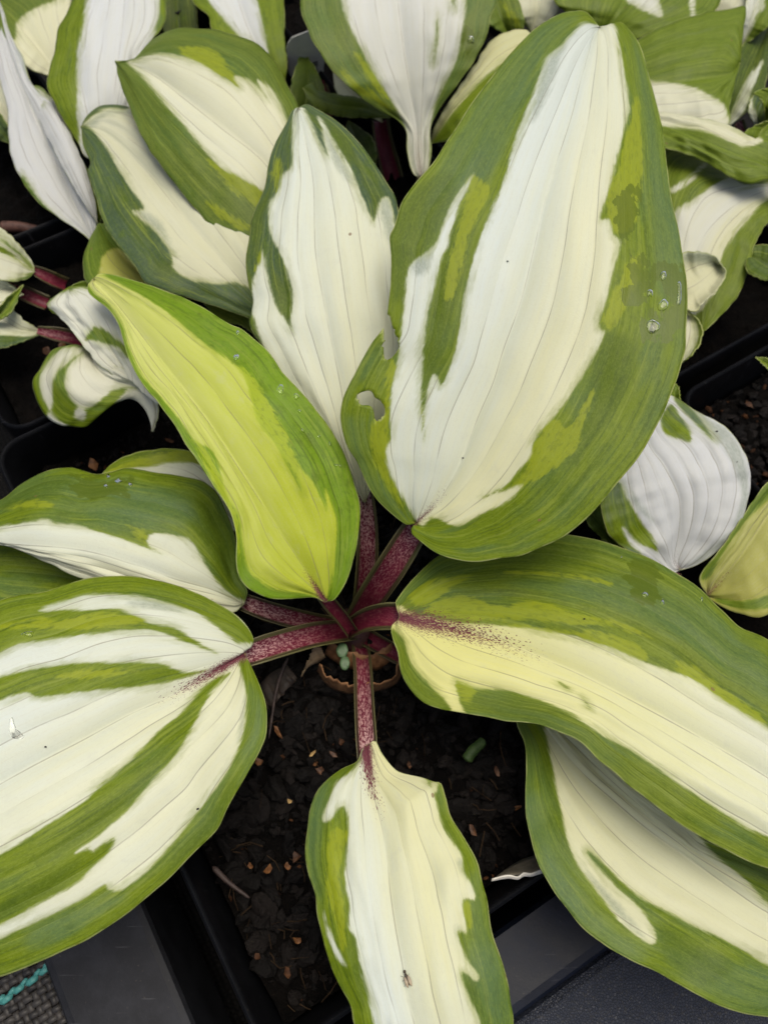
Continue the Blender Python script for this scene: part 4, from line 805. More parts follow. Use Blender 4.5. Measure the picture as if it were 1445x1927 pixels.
leaf(pO, [(960, 70), (945, 40), (930, 0), (920, -60)], [3.6, 4.4, 4.6, 4.2], [(960, 70), (915, 40), (900, 0), (920, -60)], [(960, 70), (985, 55), (975, 0), (920, -60)], base='g', q=.4, k=2, mat=M_J, ops=[('l', [(940, 0), (970, 30), (980, 60), (960, 30)])])
petiole(pO, [(812, 430), (806, 390), (798, 350), (793, 325)], [-.1, 1.2, 2.6, 3.1], [.4, .42, .45, .3], u1=.8)
petiole(pO, [(745, 360), (735, 320), (722, 270), (715, 225)], [-.1, .8, 1.6, 2.2], [.6, .6, .55, .5], u1=-.2)
petiole(pO, [(660, 330), (650, 290), (625, 240), (600, 150)], [-.1, .6, 1.2, 1.8], [.5, .5, .5, .4], u1=-.2)
for q_, z_ in (([(690, 350), (680, 300), (670, 260), (655, 225)], 1.6), ([(860, 330), (840, 350), (800, 390), (770, 420)], 1.2)):
    leaf(pO, q_, [z_ - 1.2, z_, z_ + .3, z_], [q_[0], (q_[1][0] - 28, q_[1][1]), (q_[2][0] - 26, q_[2][1]), q_[3]], [q_[0], (q_[1][0] + 28, q_[1][1]), (q_[2][0] + 30, q_[2][1]), q_[3]], base='g', q=.4, k=3, mat=leaf_mat(glauc=(.05, .08, .02), vivid=(.05, .08, .01)))

# ------------------------------------------------------------------ neighbours, right
pR = thing('hosta_plant', 'hosta with broad plain green leaf folds at the far right', 'plant', ew(27, 20, -.2))
M_R = leaf_mat(white=(.76, .75, .66), cream=(.78, .72, .45), glauc=(.13, .18, .04), vivid=(.13, .19, .008), gmix=.25)
leaf(pR, [(1160, 170), (1230, 160), (1310, 150), (1370, 140), (1392, 118)], [4.2, 5.0, 5.4, 5.4, 5.2], [(1160, 170), (1180, 90), (1201, 74), (1256, 45), (1326, 24), (1380, 15), (1403, 14), (1398, 60), (1392, 118)], [(1160, 170), (1190, 225), (1239, 240), (1310, 245), (1367, 236), (1372, 200), (1384, 150), (1392, 118)],
     zl=(0, .1, .2, .1, 0), zr=(0, -.4, -.6, -.3, 0), base='g', q=.8, k=4, cr=(.5, .5, 0, 0), mat=M_R, ops=[('w', [(1200, 150), (1222, 152), (1260, 155), (1310, 168), (1345, 186), (1362, 200), (1368, 245), (1300, 260), (1180, 240)])])
leaf(pR, [(1190, 225), (1250, 235), (1320, 262), (1390, 290), (1470, 320)], [4.6, 5.4, 5.8, 5.8, 5.4], [(1190, 225), (1239, 212), (1326, 224), (1371, 235), (1400, 250), (1432, 264), (1450, 240), (1490, 260), (1470, 320)], [(1190, 225), (1215, 265), (1251, 278), (1319, 301), (1360, 325), (1405, 346), (1445, 340), (1490, 350), (1470, 320)],
     base='g', q=.8, k=3, cr=(.6, .7, 0, 0), mat=M_R, zl=(0, 0, 0, 0), zr=(0, -.3, -.5, 0), ops=[('w', [(1190, 200), (1239, 205), (1326, 220), (1371, 232), (1400, 250), (1434, 263), (1402, 276), (1375, 266), (1326, 247), (1245, 236), (1200, 236)])])
leaf(pR, [(1120, 70), (1160, 30), (1190, -20), (1220, -90)], [3.6, 4.6, 4.8, 4.4], [(1120, 70), (1066, 24), (1042, 0), (1050, -60), (1120, -110), (1220, -90)], [(1120, 70), (1160, 75), (1201, 72), (1260, 50), (1345, 20), (1350, -50), (1220, -90)], base='g', q=.7, k=4, cr=(.1, .1, 0, 0), mat=M_R,
     ops=[('w', [(1177, -4), (1200, 14), (1225, 25), (1246, 32), (1240, 5), (1230, -30), (1180, -60)]), ('w', [(1296, -10), (1300, 30), (1307, 28), (1305, -10)])])
leaf(pR, [(1394, 90), (1408, 50), (1425, 0), (1440, -70)], [3.2, 4.2, 4.6, 4.2], [(1394, 90), (1400, 40), (1404, 0), (1410, -40), (1440, -70)], [(1394, 90), (1420, 70), (1450, 45), (1480, 0), (1440, -70)], base='g', q=.5, k=3, cr=(.1, .1, 0, 0), mat=M_R, ops=[('w', [(1390, 92), (1412, 55), (1422, 30), (1436, 10), (1440, -60), (1400, -60), (1396, 40)])])
leaf(pR, [(1365, 240), (1390, 180), (1420, 110), (1450, 40)], [2.4, 3.2, 3.4, 3.2], [(1365, 240), (1368, 190), (1385, 100), (1450, 40)], [(1365, 240), (1405, 210), (1440, 160), (1450, 40)], base='g', q=.5, k=3, cr=(.3, .3, 0, 0), mat=leaf_mat(glauc=(.04, .07, .02), vivid=(.05, .08, .01)), ops=[('w', [(1368, 240), (1400, 160), (1435, 115), (1420, 150), (1395, 215)])])
leaf(pR, [(1425, 245), (1425, 210), (1435, 190), (1460, 170)], [3.0, 3.6, 3.8, 3.6], [(1425, 245), (1408, 210), (1418, 178), (1460, 170)], [(1425, 245), (1450, 240), (1470, 210), (1460, 170)], base='g', q=.4, k=2, mat=M_B, ops=[('w', [(1412, 180), (1425, 240), (1416, 240), (1408, 200)])])
petiole(pR, [(1420, 330), (1410, 300), (1400, 270), (1390, 230)], [.2, 1.0, 1.8, 2.6], [.5, .45, .4, .3], u1=.5)

for (m_, z_, l_, r_, mt, op, b_) in (
    ([(1000, 60), (1010, 20), (1015, -30), (1010, -90)], [2.4, 3.4, 3.6, 3.4], [(1000, 60), (965, 20), (970, -30), (1010, -90)], [(1000, 60), (1045, 30), (1060, -30), (1010, -90)], M_I, [('g', [(960, 0), (985, 30), (1000, 70), (950, 60)])], 'w'),
    ([(1330, 60), (1350, 10), (1365, -30), (1380, -90)], [2.6, 3.6, 4.0, 3.8], [(1330, 60), (1310, 10), (1320, -50), (1380, -90)], [(1330, 60), (1390, 30), (1410, -30), (1380, -90)], M_I, [], 'w'),
    ([(1430, 300), (1425, 262), (1440, 235), (1480, 220)], [3.6, 4.4, 4.6, 4.4], [(1430, 300), (1395, 262), (1420, 236), (1480, 220)], [(1430, 300), (1460, 290), (1490, 260), (1480, 220)], M_R, [], 'g'),
    ([(1440, 225), (1440, 195), (1450, 175), (1480, 160)], [4.2, 4.8, 5.0, 4.8], [(1440, 225), (1434, 190), (1420, 172), (1480, 160)], [(1440, 225), (1470, 215), (1490, 190), (1480, 160)], M_R, [], 'g')):
    leaf(pR, m_, z_, l_, r_, base=b_, q=.45, k=3, mat=mt, ops=op)
pS = thing('hosta_plant', 'hosta at the right with a white folded leaf and a brown spot on its base', 'plant', ew(24, 9, -.2))
M_S = leaf_mat(white=(.72, .72, .70), cream=(.74, .68, .38), glauc=(.12, .17, .03), vivid=(.13, .18, .008), gmix=.25)
leaf(pS, [(1500, 350), (1430, 362), (1370, 395), (1320, 450), (1300, 520), (1305, 580), (1318, 628)], [3.4, 4.2, 4.4, 4.2, 3.8, 3.4, 3.0],
     [(1500, 350), (1440, 330), (1360, 300), (1270, 270), (1235, 300), (1225, 380), (1230, 460), (1250, 540), (1285, 600), (1318, 628)], [(1500, 350), (1490, 390), (1445, 418), (1430, 440), (1419, 462), (1405, 512), (1388, 557), (1357, 592), (1335, 615), (1318, 628)],
     zl=(0, -.2, -.3, -.2, 0), zr=(0, -.1, -.3, -.2, 0), base='g', q=.9, k=4, cr=(.3, .4, 0, .35), mat=M_S, bulge=.05,
     ops=[('w', [(1270, 402), (1310, 372), (1367, 337), (1405, 349), (1460, 345), (1480, 360), (1445, 374), (1425, 390), (1405, 415), (1375, 450), (1357, 484), (1343, 547), (1312, 588), (1290, 590), (1255, 500)]), ('w', [(1258, 356), (1290, 340), (1325, 305), (1330, 308), (1295, 345), (1262, 362)])])
leaf(pS, [(1265, 550), (1300, 540), (1335, 515), (1352, 495)], [4.2, 4.6, 4.7, 4.5], [(1265, 550), (1270, 490), (1290, 474), (1326, 476), (1346, 484), (1352, 495)], [(1265, 550), (1300, 585), (1329, 562), (1350, 543), (1364, 512), (1352, 495)], base='w', q=.5, k=2, cr=(.8, .5, 0, 0), mat=leaf_mat(white=(.66, .66, .50), cream=(.7, .66, .4)), zl=(0, .5, .6, .5), zr=(0, .3, .5, .5), bulge=-.3,
     ops=[('y', [(1275, 470), (1330, 470), (1365, 495), (1362, 520), (1345, 500), (1285, 490)])])
leaf(pS, [(1270, 690), (1290, 655), (1298, 620), (1292, 585)], [3.8, 4.2, 4.3, 4.2], [(1270, 690), (1262, 640), (1270, 600), (1292, 585)], [(1270, 690), (1300, 668), (1318, 640), (1318, 610), (1292, 585)], base='w', q=.5, k=2, cr=(.6, .6, 0, 0), mat=M_S, zl=(0, .2, .2, 0), zr=(0, .3, .4, .3), bulge=-.2, ops=[('g', [(1280, 690), (1303, 655), (1312, 620), (1300, 590), (1330, 590), (1330, 660)])])
leaf(pS, [(1480, 530), (1440, 500), (1410, 480)], [3.6, 4.0, 3.8], [(1480, 530), (1470, 470), (1425, 460), (1402, 478)], [(1480, 530), (1440, 527), (1405, 510), (1402, 478)], base='g', q=.4, k=2, mat=leaf_mat(glauc=(.07, .11, .03), vivid=(.07, .11, .01)))

pU = thing('hosta_plant', 'hosta beside the right pot rim with one puckered grey-white leaf', 'plant', ew(19.5, -3.5, -.2))
M_U = leaf_mat(white=(.66, .69, .71), cream=(.70, .69, .60), glauc=(.10, .15, .09), gmix=.6)
leaf(pU, [(1277, 1072), (1268, 1050), (1275, 1010), (1279, 969), (1275, 930), (1249, 876), (1218, 831), (1200, 745)], [2.0, 2.8, 3.6, 4.2, 4.4, 4.0, 3.2],
     [(1277, 1072), (1262, 1082), (1225, 1060), (1180, 1035), (1145, 1005), (1130, 950), (1130, 890), (1140, 820), (1170, 760), (1200, 745)],
     [(1277, 1072), (1285, 1072), (1319, 1059), (1360, 1028), (1391, 986), (1407, 940), (1412, 905), (1409, 876), (1391, 834), (1357, 799), (1308, 772), (1277, 751), (1240, 735), (1200, 745)],
     zl=(0, .3, .3, .2, 0), zr=(0, .2, .1, -.2, 0), base='w', q=1.1, k=5, cr=(.25, .1, 0, 0), red=(1.2, .25, .5), sid='U', mat=M_U, bulge=.05, vein=2.8, wav=.35,
     ops=[('g', [(1120, 900), (1165, 905), (1178, 935), (1200, 970), (1225, 1005), (1240, 1038), (1218, 1030), (1195, 1018), (1172, 992), (1185, 1020), (1205, 1045), (1150, 1030), (1110, 960)]), ('g', [(1243, 786), (1262, 760), (1275, 775), (1298, 812), (1300, 832), (1280, 828), (1250, 815)]), ('g', [(1270, 735), (1300, 765), (1320, 790), (1345, 830), (1325, 815), (1300, 790), (1270, 758)]),
          ('y', [(1275, 745), (1320, 780), (1375, 815), (1405, 880), (1405, 960), (1380, 1000), (1395, 920), (1360, 840), (1330, 820)]), ('y', [(1150, 880), (1190, 930), (1230, 980), (1200, 960), (1160, 910)]), ('y', [(1380, 1000), (1330, 1050), (1290, 1068), (1340, 1030)])])
petiole(pU, [(1225, 1260), (1240, 1180), (1262, 1120), (1275, 1078)], [-.1, .4, 1.0, 1.7], [.35, .32, .3, .15], u1=.8)
leaf(pU, [(1330, 1120), (1371, 1073), (1410, 1018), (1450, 960), (1560, 850)], [2.0, 3.0, 3.5, 3.6, 3.2], [(1330, 1120), (1317, 1085), (1353, 1035), (1391, 980), (1445, 905), (1510, 850), (1560, 850)], [(1330, 1120), (1330, 1122), (1353, 1140), (1395, 1156), (1445, 1156), (1540, 1060), (1560, 850)],
     zl=(0, .3, .3, 0), zr=(0, .1, .1, 0), base='w', q=.8, k=3, cr=(.7, .5, 0, .3), red=(2.0, .2, .8), mat=leaf_mat(white=(.52, .54, .22), cream=(.42, .42, .09), vivid=(.13, .2, .01)), bulge=.08,
     ops=[('g', [(1318, 1090), (1335, 1085), (1365, 1035), (1400, 985), (1460, 920), (1440, 890), (1320, 1050)]), ('g', [(1345, 1125), (1400, 1130), (1460, 1115), (1460, 1140), (1400, 1148), (1360, 1138)])])
leaf(pU, [(1190, 1080), (1150, 1020), (1120, 975), (1100, 950)], [1.6, 2.4, 2.8, 2.6], [(1190, 1080), (1165, 1000), (1140, 950), (1100, 930)], [(1190, 1080), (1140, 1020), (1105, 985), (1100, 950)], base='g', q=.4, k=2, mat=M_D)
leaf(pU, [(1290, 790), (1275, 760), (1265, 735)], [2.0, 2.6, 2.6], [(1290, 790), (1260, 760), (1250, 720), (1265, 720)], [(1290, 790), (1278, 748), (1275, 725), (1265, 720)], base='g', q=.3, k=2)
leaf(pU, [(1480, 720), (1450, 690), (1421, 672)], [2.6, 3.0, 3.2], [(1480, 720), (1452, 678), (1421, 672)], [(1480, 720), (1444, 694), (1421, 672)], base='g', q=.3, k=2, mat=leaf_mat(glauc=(.15, .2, .06)))

# ------------------------------------------------------------------ small things
def simple_mat(name, a, b, rough=.6, scale=300.0, spec=.4, transl=0.0):
    t = NT(name)
    n = t.noise(t.n('ShaderNodeTexCoord').outputs['Object'], scale, 4.0, .65)
    c = t.mix(t.step(n, .3, .7), a, b)
    p = t.n('ShaderNodeBsdfPrincipled', {'Base Color': c, 'Roughness': rough, 'Normal': t.bump(n, .4, .0008)})
    p.inputs['Specular IOR Level'].default_value = spec
    t.set(t.out.inputs[0], p.outputs[0]); return t.m

def strip(name, A, B, mat, parent=None, base=(0, 0, 0), thick=.04, n=24, rag=0.0):
    """thin curved sheet between two 3D polylines A and B (cm), with thickness and a ragged edge on B"""
    a = crom(A, n); b = crom(B, n)
    b = b + rag * rng.normal(size=(n, 3)) * .5
    m = 5; V = np.stack([a + (b - a) * q for q in np.linspace(0, 1, m)], 1)
    o = mesh(name, V.reshape(-1, 3), grid_faces(n, m), parent, mat, True, base)
    md = o.modifiers.new('thickness', 'SOLIDIFY'); md.thickness = thick * .01
    return o
DRY = simple_mat('dry_husk', (.12, .052, .020), (.28, .14, .06), .7, 250.0)
PALEDRY = simple_mat('pale_husk', (.20, .13, .07), (.36, .26, .15), .7, 250.0)
hb = np.array(hosta.location) * 100
Z = lambda x, y, z: at((x, y), z)
# papery brown sheaths round the crown
strip('dry_sheath', [Z(598, 1262, .5), Z(620, 1292, .3), Z(660, 1305, .3), Z(710, 1300, .3), Z(745, 1285, .4), Z(757, 1262, .6)], [Z(602, 1250, 1.3), Z(625, 1278, 1.5), Z(660, 1287, 1.2), Z(710, 1287, 1.4), Z(742, 1268, 1.3), Z(752, 1240, 1.5)], DRY, hosta, hb, rag=.12)
strip('dry_sheath', [Z(610, 1230, .2), Z(650, 1255, .1), Z(700, 1262, .1), Z(745, 1245, .2)], [Z(620, 1205, .9), Z(655, 1225, .8), Z(700, 1230, .9), Z(740, 1205, 1.0)], DRY, hosta, hb, rag=.1)
strip('dry_sheath', [Z(565, 1275, .2), Z(580, 1255, .4), Z(600, 1245, .5), Z(612, 1236, .6)], [Z(572, 1262, .6), Z(583, 1235, 1.0), Z(592, 1216, 1.3), Z(606, 1222, 1.2)], PALEDRY, hosta, hb, rag=.06)
strip('dry_sheath', [Z(480, 1300, .2), Z(505, 1270, .3), Z(540, 1250, .4)], [Z(500, 1340, .2), Z(530, 1310, .3), Z(560, 1275, .4)], simple_mat('dark_husk', (.014, .009, .006), (.045, .03, .02)), hosta, hb, rag=.1)
# crown body the stalks come out of
v, f = ico2(); c0 = Z(664, 1188, -.15)
cr_ = mesh('crown', [c0 + np.array([q[0] * 1.3, q[1] * 1.1, q[2] * .9]) * (1 + .2 * mnoise.noise(Vector(q * 2))) for q in v], f, hosta, simple_mat('crown_tissue', (.03, .006, .008), (.07, .03, .02)), True, hb)

# seedling with two seed leaves
sd_ = thing('seedling', 'tiny seedling with two round blue-green seed leaves at the hosta crown', 'seedling', Z(648, 1240, -.1))
SG = simple_mat('seed_leaf', (.055, .11, .045), (.085, .15, .065), .45, 400.0); sb = np.array(sd_.location) * 100
for (x, y, rx, ry) in ((644, 1224, .26, .34), (649, 1248, .22, .32)):
    c = Z(x, y, 1.0); mesh('seed_leaf', [c + np.array([q[0] * rx, q[1] * ry, q[2] * .06 + .05 * q[0] ** 2]) for q in v], f, sd_, SG, True, sb)
petiole(sd_, [(648, 1240), (647, 1237), (646, 1235)], [-.1, .4, .95], [.05, .05, .05], SG, 'stem')

# bark flakes lying on the soil
FL = [(523, 1378, .35, .14, 1), (588, 1417, .22, .10, 2), (594, 1437, .18, .14, 1), (644, 1395, .25, .20, 0), (505, 1637, .2, .3, 1), (557, 1612, .3, .35, 0), (472, 1630, .2, .15, 1), (542, 1630, .15, .3, 1), (488, 1432, .2, .3, 1), (602, 1450, .3, .25, 0), (628, 1420, .3, .12, 0),
      (890, 1562, .25, .2, 0), (970, 1520, .12, .3, 1), (700, 1380, .3, .2, 0), (540, 1830, .2, .3, 0), (485, 1800, .25, .2, 0), (560, 1770, .15, .25, 1), (935, 1450, .3, .12, 0), (770, 1440, .3, .1, 0), (120, 655, .5, .3, 1), (90, 660, .35, .3, 0), (175, 872, .4, .3, 1), (320, 830, .4, .2, 0), (1410, 760, .3, .25, 0), (1380, 700, .3, .25, 0), (80, 375, .5, .4, 1), (1420, 1010, .25, .2, 0), (545, 1507, .18, .12, 2)]
FM = [simple_mat('brown_flake', (.035, .014, .006), (.10, .042, .016)), simple_mat('orange_flake', (.08, .030, .009), (.20, .085, .026)), simple_mat('pale_flake', (.22, .13, .045), (.42, .28, .11))]
vi, fi = ico()
for i, (x, y, a, b, m) in enumerate(FL):
    c = Z(x, y, .45); R_ = rot(rng.normal() * .35, rng.normal() * .35, rng.random() * 6.3)
    V = (vi * rng.uniform(.35, 1.5, (12, 3)) * np.array([a * .85, b * .7, .05])) @ R_.T
    o = mesh('bark_flake', V, fi, None, FM[m], False); o.location = c * .01
    where = 'by the curled white leaf' if y < 900 and x < 700 else 'in the pot of the puckered leaf' if x > 1200 else 'between the front leaf and the pot rim' if y > 1580 else 'beside the striped leaf' if x < 600 else 'close to the front leaf stalk' if x < 760 else 'under the long cream leaf'
    tag(o, ('dark brown', 'orange-brown', 'pale straw-coloured')[m] + ' bark flake on the soil ' + where, 'bark', 'bark flakes on the soil')
# fine fibres in the potting mix
fv_ = []; ff_ = []
for (x, y) in spots(340, -9.3, 8, -11.4, 10):
    a = rng.random() * 6.3; L_ = rng.uniform(.3, 1.1); w_ = rng.uniform(.012, .03); d = np.array([math.cos(a), math.sin(a), rng.normal() * .15]); e = np.array([-d[1], d[0], 0]) * w_
    zz = .12 + .45 * mnoise.noise(Vector((x * .35, y * .35, 0))) + .35 * mnoise.noise(Vector((x * 1.3, y * 1.3, 0))) + rng.random() * .3
    c = np.array([x, y, zz]); m_ = c + d * L_ * .5 + e * 3 * rng.normal(); o_ = len(fv_); u_ = np.array([0, 0, w_ * 1.4])
    for q in (c, m_, c + d * L_): fv_ += [q - e, q + e, q + u_]
    for k_ in (0, 3): ff_ += [(o_ + k_, o_ + k_ + 3, o_ + k_ + 5, o_ + k_ + 2), (o_ + k_ + 1, o_ + k_ + 2, o_ + k_ + 5, o_ + k_ + 4), (o_ + k_, o_ + k_ + 1, o_ + k_ + 4, o_ + k_ + 3)]
fb = mesh('fibres', fv_, ff_, mainpot, simple_mat('fibre', (.016, .010, .006), (.05, .032, .018), .8, 80.0, .1), False, base0); fb['kind'] = 'stuff'
# twig and long bark sliver
def rod(name, pts, zs, r, mat, n=26, m=7, taper=.5):
    c = at(crom(pts, n), curve1(zs, n)); T = np.gradient(c, axis=0); T /= np.linalg.norm(T, axis=1)[:, None]
    X = np.cross(T, [0, 0, 1.0]); X /= np.linalg.norm(X, axis=1)[:, None]; Y = np.cross(X, T)
    th = np.linspace(0, 2 * math.pi, m, endpoint=False); rr = r * (1 - (1 - taper) * np.linspace(0, 1, n)) * smooth1(rng.uniform(.8, 1.2, n)) * np.minimum(1, 3.2 * np.sin(np.pi * np.linspace(.03, .97, n)))
    V = c[:, None] + rr[:, None, None] * (X[:, None] * np.cos(th)[None, :, None] + Y[:, None] * np.sin(th)[None, :, None])
    Fc = grid_faces(n, m, 0, True).tolist() + [list(range(m))[::-1], [(n - 1) * m + i for i in range(m)]]
    b = c[0]
    o = mesh(name, V.reshape(-1, 3), Fc, None, mat, True, b); o.location = b * .01
    return o
TW = simple_mat('twig_bark', (.02, .012, .010), (.06, .04, .034))
tag(rod('twig', [(542, 1238), (528, 1272), (518, 1310), (512, 1350), (506, 1390)], [.9, .7, .6, .5, .5], .09, TW), 'thin bent dark twig on the soil under the striped leaf', 'twig')
tag(rod('twig', [(400, 1630), (430, 1660), (470, 1690)], [.5, .5, .5], .13, TW), 'straight dark bark sliver in the front corner of the soil', 'twig')
tag(rod('twig', [(0, 428), (40, 428), (90, 438)], [1.0, 1.0, .9], .35, simple_mat('root', (.05, .02, .014), (.11, .05, .035)), taper=.7), 'reddish brown root lying in the far pot behind the small hosta', 'root')
tag(rod('leaf_fragment', [(876, 1432), (888, 1414), (903, 1400), (911, 1392)], [.7, .8, .8, .7], .26, simple_mat('green_bit', (.02, .045, .008), (.05, .09, .02)), taper=.8), 'short curled green leaf fragment lying on the dark soil', 'leaf')
# torn white scrap by the pot rim
o = strip('plastic_scrap', [Z(926, 1655, 2.7), Z(955, 1648, 2.75), Z(975, 1651, 2.7), Z(985, 1643, 2.7), Z(1000, 1645, 2.75), Z(1030, 1632, 2.7)], [Z(924, 1659, 2.62), Z(955, 1654, 2.6), Z(974, 1656, 2.6), Z(985, 1650, 2.6), Z(1000, 1650, 2.6), Z(1030, 1640, 2.6)], simple_mat('white_plastic', (.6, .58, .52), (.72, .7, .62), .4), None, (0, 0, 0), .05)
tag(o, 'torn white plastic label edge sticking up at the front pot rim', 'label')
o = strip('plastic_scrap', [Z(930, 1656, 2.55), Z(960, 1648, 2.4), Z(1000, 1644, 2.4), Z(1030, 1632, 2.5)], [Z(935, 1650, 2.2), Z(962, 1630, 1.2), Z(990, 1616, 1.0), Z(1030, 1605, 1.0)], simple_mat('stained_plastic', (.10, .085, .06), (.18, .16, .12), .5), None, (0, 0, 0), .04)
tag(o, 'stained grey-brown plastic strip leaning inside the front pot rim', 'label')

# plant label with its barcode, standing among the stalks
lb = thing('plant_label', 'pale grey plastic plant label with a barcode standing behind the slender leaf', 'label', Z(590, 190, .2))
lbb = np.array(lb.location) * 100
LZ = lambda y: 4.6 - (y - 58) * .035
ol = [(549, 70), (560, 66), (582, 59), (612, 52), (612, 100), (606, 160), (604, 190), (574, 195), (570, 172), (560, 160), (545, 138), (543, 131), (541, 110), (539, 90), (542, 80)]
top = np.array([Z(x, y, LZ(y)) for x, y in ol]); nrm = np.cross(top[4] - top[1], top[9] - top[1]); nrm /= np.linalg.norm(nrm)
if nrm[1] > 0: nrm = -nrm
# flatten the outline into one plane
c = top.mean(0); top = top - ((top - c) @ nrm)[:, None] * nrm
bot = top - nrm * .06; n = len(ol)
LW = simple_mat('label_plastic', (.62, .62, .57), (.72, .72, .66), .45, 90.0)
mesh('card', np.vstack([top, bot]), [list(range(n)), list(range(n, 2 * n))[::-1]] + [[i, i + n, (i + 1) % n + n, (i + 1) % n] for i in range(n)], lb, LW, False, lbb)
INK = simple_mat('label_ink', (.03, .03, .035), (.05, .05, .055), .6)
def onlabel(x, y, d=.004):
    p_ = Z(x, y, LZ(y)); return p_ - ((p_ - c) @ nrm) * nrm + nrm * d
for i, (y0, h) in enumerate(((118, 2.6), (121.6, 3.4), (126.2, 1.6), (128.6, 1.0), (132.2, 2.2), (135.4, 3.2), (139.6, 1.2), (141.8, 2.8), (145.8, 1.4), (148.4, 3.0), (152.6, 1.6))):
    sl = lambda x: -(x - 580) * .22
    q = [onlabel(579.5 + (y0 - 118) * .1, y0), onlabel(598, y0 + sl(598)), onlabel(598, y0 + h + sl(598)), onlabel(579.5 + (y0 - 118) * .1, y0 + h)]
    mesh('barcode_bar', q, [(0, 1, 2, 3)], lb, INK, False, lbb)
for i, ch in enumerate('0848'):
    cu = bpy.data.curves.new('digit', 'FONT'); cu.body = ch; cu.size = .0042; cu.align_x = 'CENTER'
    tmp = bpy.data.objects.new('digit_tmp', cu); COL.objects.link(tmp)
    dg = bpy.context.evaluated_depsgraph_get(); me = bpy.data.meshes.new_from_object(tmp.evaluated_get(dg)); bpy.data.objects.remove(tmp)
    me.name = 'digit'; od = bpy.data.objects.new('digit', me); COL.objects.link(od); od.parent = lb; me.materials.append(INK)
    pc = onlabel(570.5 + i * .9, 122 + i * 7.6, .006); xd = onlabel(573, 132) - onlabel(571, 122); xd /= np.linalg.norm(xd); yd = np.cross(nrm, xd)
    from mathutils import Matrix
    od.matrix_local = Matrix(((xd[0], yd[0], nrm[0], (pc[0] - lbb[0]) * .01), (xd[1], yd[1], nrm[1], (pc[1] - lbb[1]) * .01), (xd[2], yd[2], nrm[2], (pc[2] - lbb[2]) * .01), (0, 0, 0, 1)))

# water beads and films on the leaves
t = NT('water'); p = t.n('ShaderNodeBsdfPrincipled', {'Base Color': (1, 1, 1), 'Roughness': .02, 'IOR': 1.33}); p.inputs['Transmission Weight'].default_value = 1.0; t.set(t.out.inputs[0], p.outputs[0]); WATER = t.m
def on_leaf(sid, x, y):
    px, V = SURF[sid]; d = ((px - np.array([x, y])) ** 2).sum(1); k_ = np.argsort(d)[:6]; w_ = 1 / (d[k_] + .5); return (V[k_] * w_[:, None]).sum(0) / w_.sum()
def drop(sid, poly, h, label):
    poly = crom(poly, 18, True); cx, cy = poly.mean(0); n = 18; poly = poly * .62 + np.array([cx, cy]) * .38
    h = h * .55; rings = [(1.0, -.02), (.95, .30 * h), (.80, .72 * h), (.5, .95 * h), (.15, h)]
    c_ = on_leaf(sid, cx, cy); a_ = on_leaf(sid, *poly[0]); b_ = on_leaf(sid, *poly[6]); nn = np.cross(a_ - c_, b_ - c_); nn /= np.linalg.norm(nn) + 1e-9
    if nn[2] < 0: nn = -nn
    V = []
    for s_, hh in rings:
        for q in poly: V.append(on_leaf(sid, cx + (q[0] - cx) * s_, cy + (q[1] - cy) * s_) + nn * (hh + .015))
    V = np.array(V); F_ = grid_faces(len(rings), n, 0, True).tolist() + [[(len(rings) - 1) * n + i for i in range(n)], list(range(n))[::-1]]
    o = mesh('water_drop', V, F_, None, WATER, True, c_); o.location = c_ * .01
    return tag(o, label, 'water drop', 'water drops on the leaves')
def blob(x, y, rx, ry, ang=0.0, j=.22):
    t_ = np.linspace(0, 2 * math.pi, 9)[:-1]; r_ = rng.uniform(.85 - j, 1.1 + j, 8); ca, sa = math.cos(ang), math.sin(ang)
    return [(x + rx * a * math.cos(b) * ca - ry * a * math.sin(b) * sa, y + rx * a * math.cos(b) * sa + ry * a * math.sin(b) * ca) for a, b in zip(r_, t_)]
ORD = ['first', 'second', 'third', 'fourth', 'fifth', 'sixth', 'seventh', 'eighth', 'ninth', 'tenth']
LA = 'clear water drop on the green right margin of the tallest leaf'
drop('A', [(1240, 560), (1252, 555), (1262, 565), (1262, 580), (1250, 590), (1236, 592), (1230, 580)], .10, 'round water drop in the middle of the wet patch on the tallest leaf')
drop('A', [(1212, 600), (1225, 592), (1240, 600), (1252, 612), (1238, 632), (1218, 636), (1208, 618)], .07, 'widest water drop on the wet patch of the tallest leaf, nearest its stalk')
drop('A', [(1240, 508), (1254, 506), (1258, 520), (1248, 534), (1238, 526)], .08, 'water drop on the wet patch of the tallest leaf, nearest its tip')
drop('A', [(1272, 520), (1282, 515), (1284, 560), (1278, 590), (1268, 585), (1272, 555)], .05, 'long narrow water streak along the right edge of the tallest leaf')
drop('A', blob(1222, 553, 8, 11), .08, 'smallest water drop on the wet patch of the tallest leaf'); pass
pass
LCm = 'clear water drop on the green margin of the chartreuse leaf'
for i_, (x, y, rx, ry) in enumerate(sorted(((527, 735, 12, 16), (556, 748, 8, 10), (564, 774, 6, 6), (571, 811, 6, 7), (600, 822, 5, 5), (620, 836, 6, 6), (632, 876, 7, 5), (640, 877, 5, 5), (448, 627, 5, 9), (445, 672, 7, 10)), key=lambda q: q[0] + q[1])): drop('C', blob(x, y, rx, ry), .06, 'water drop on the chartreuse leaf margin, %s counted from the leaf tip' % ORD[i_])
drop('D', blob(245, 912, 7, 8), .08, 'round water drop on the dark green leaf below the chartreuse leaf')
for w_, (x, y, rx, ry) in (('middle-sized', (205, 898, 10, 7)), ('widest', (225, 905, 12, 8)), ('smallest', (200, 914, 6, 5))): drop('D', blob(x, y, rx, ry), .05, w_ + ' water drop on the dark green half of the white-bellied leaf')
drop('E', blob(53, 1195, 19, 10), .09, 'wide water drop on the second green stripe of the broad striped leaf')
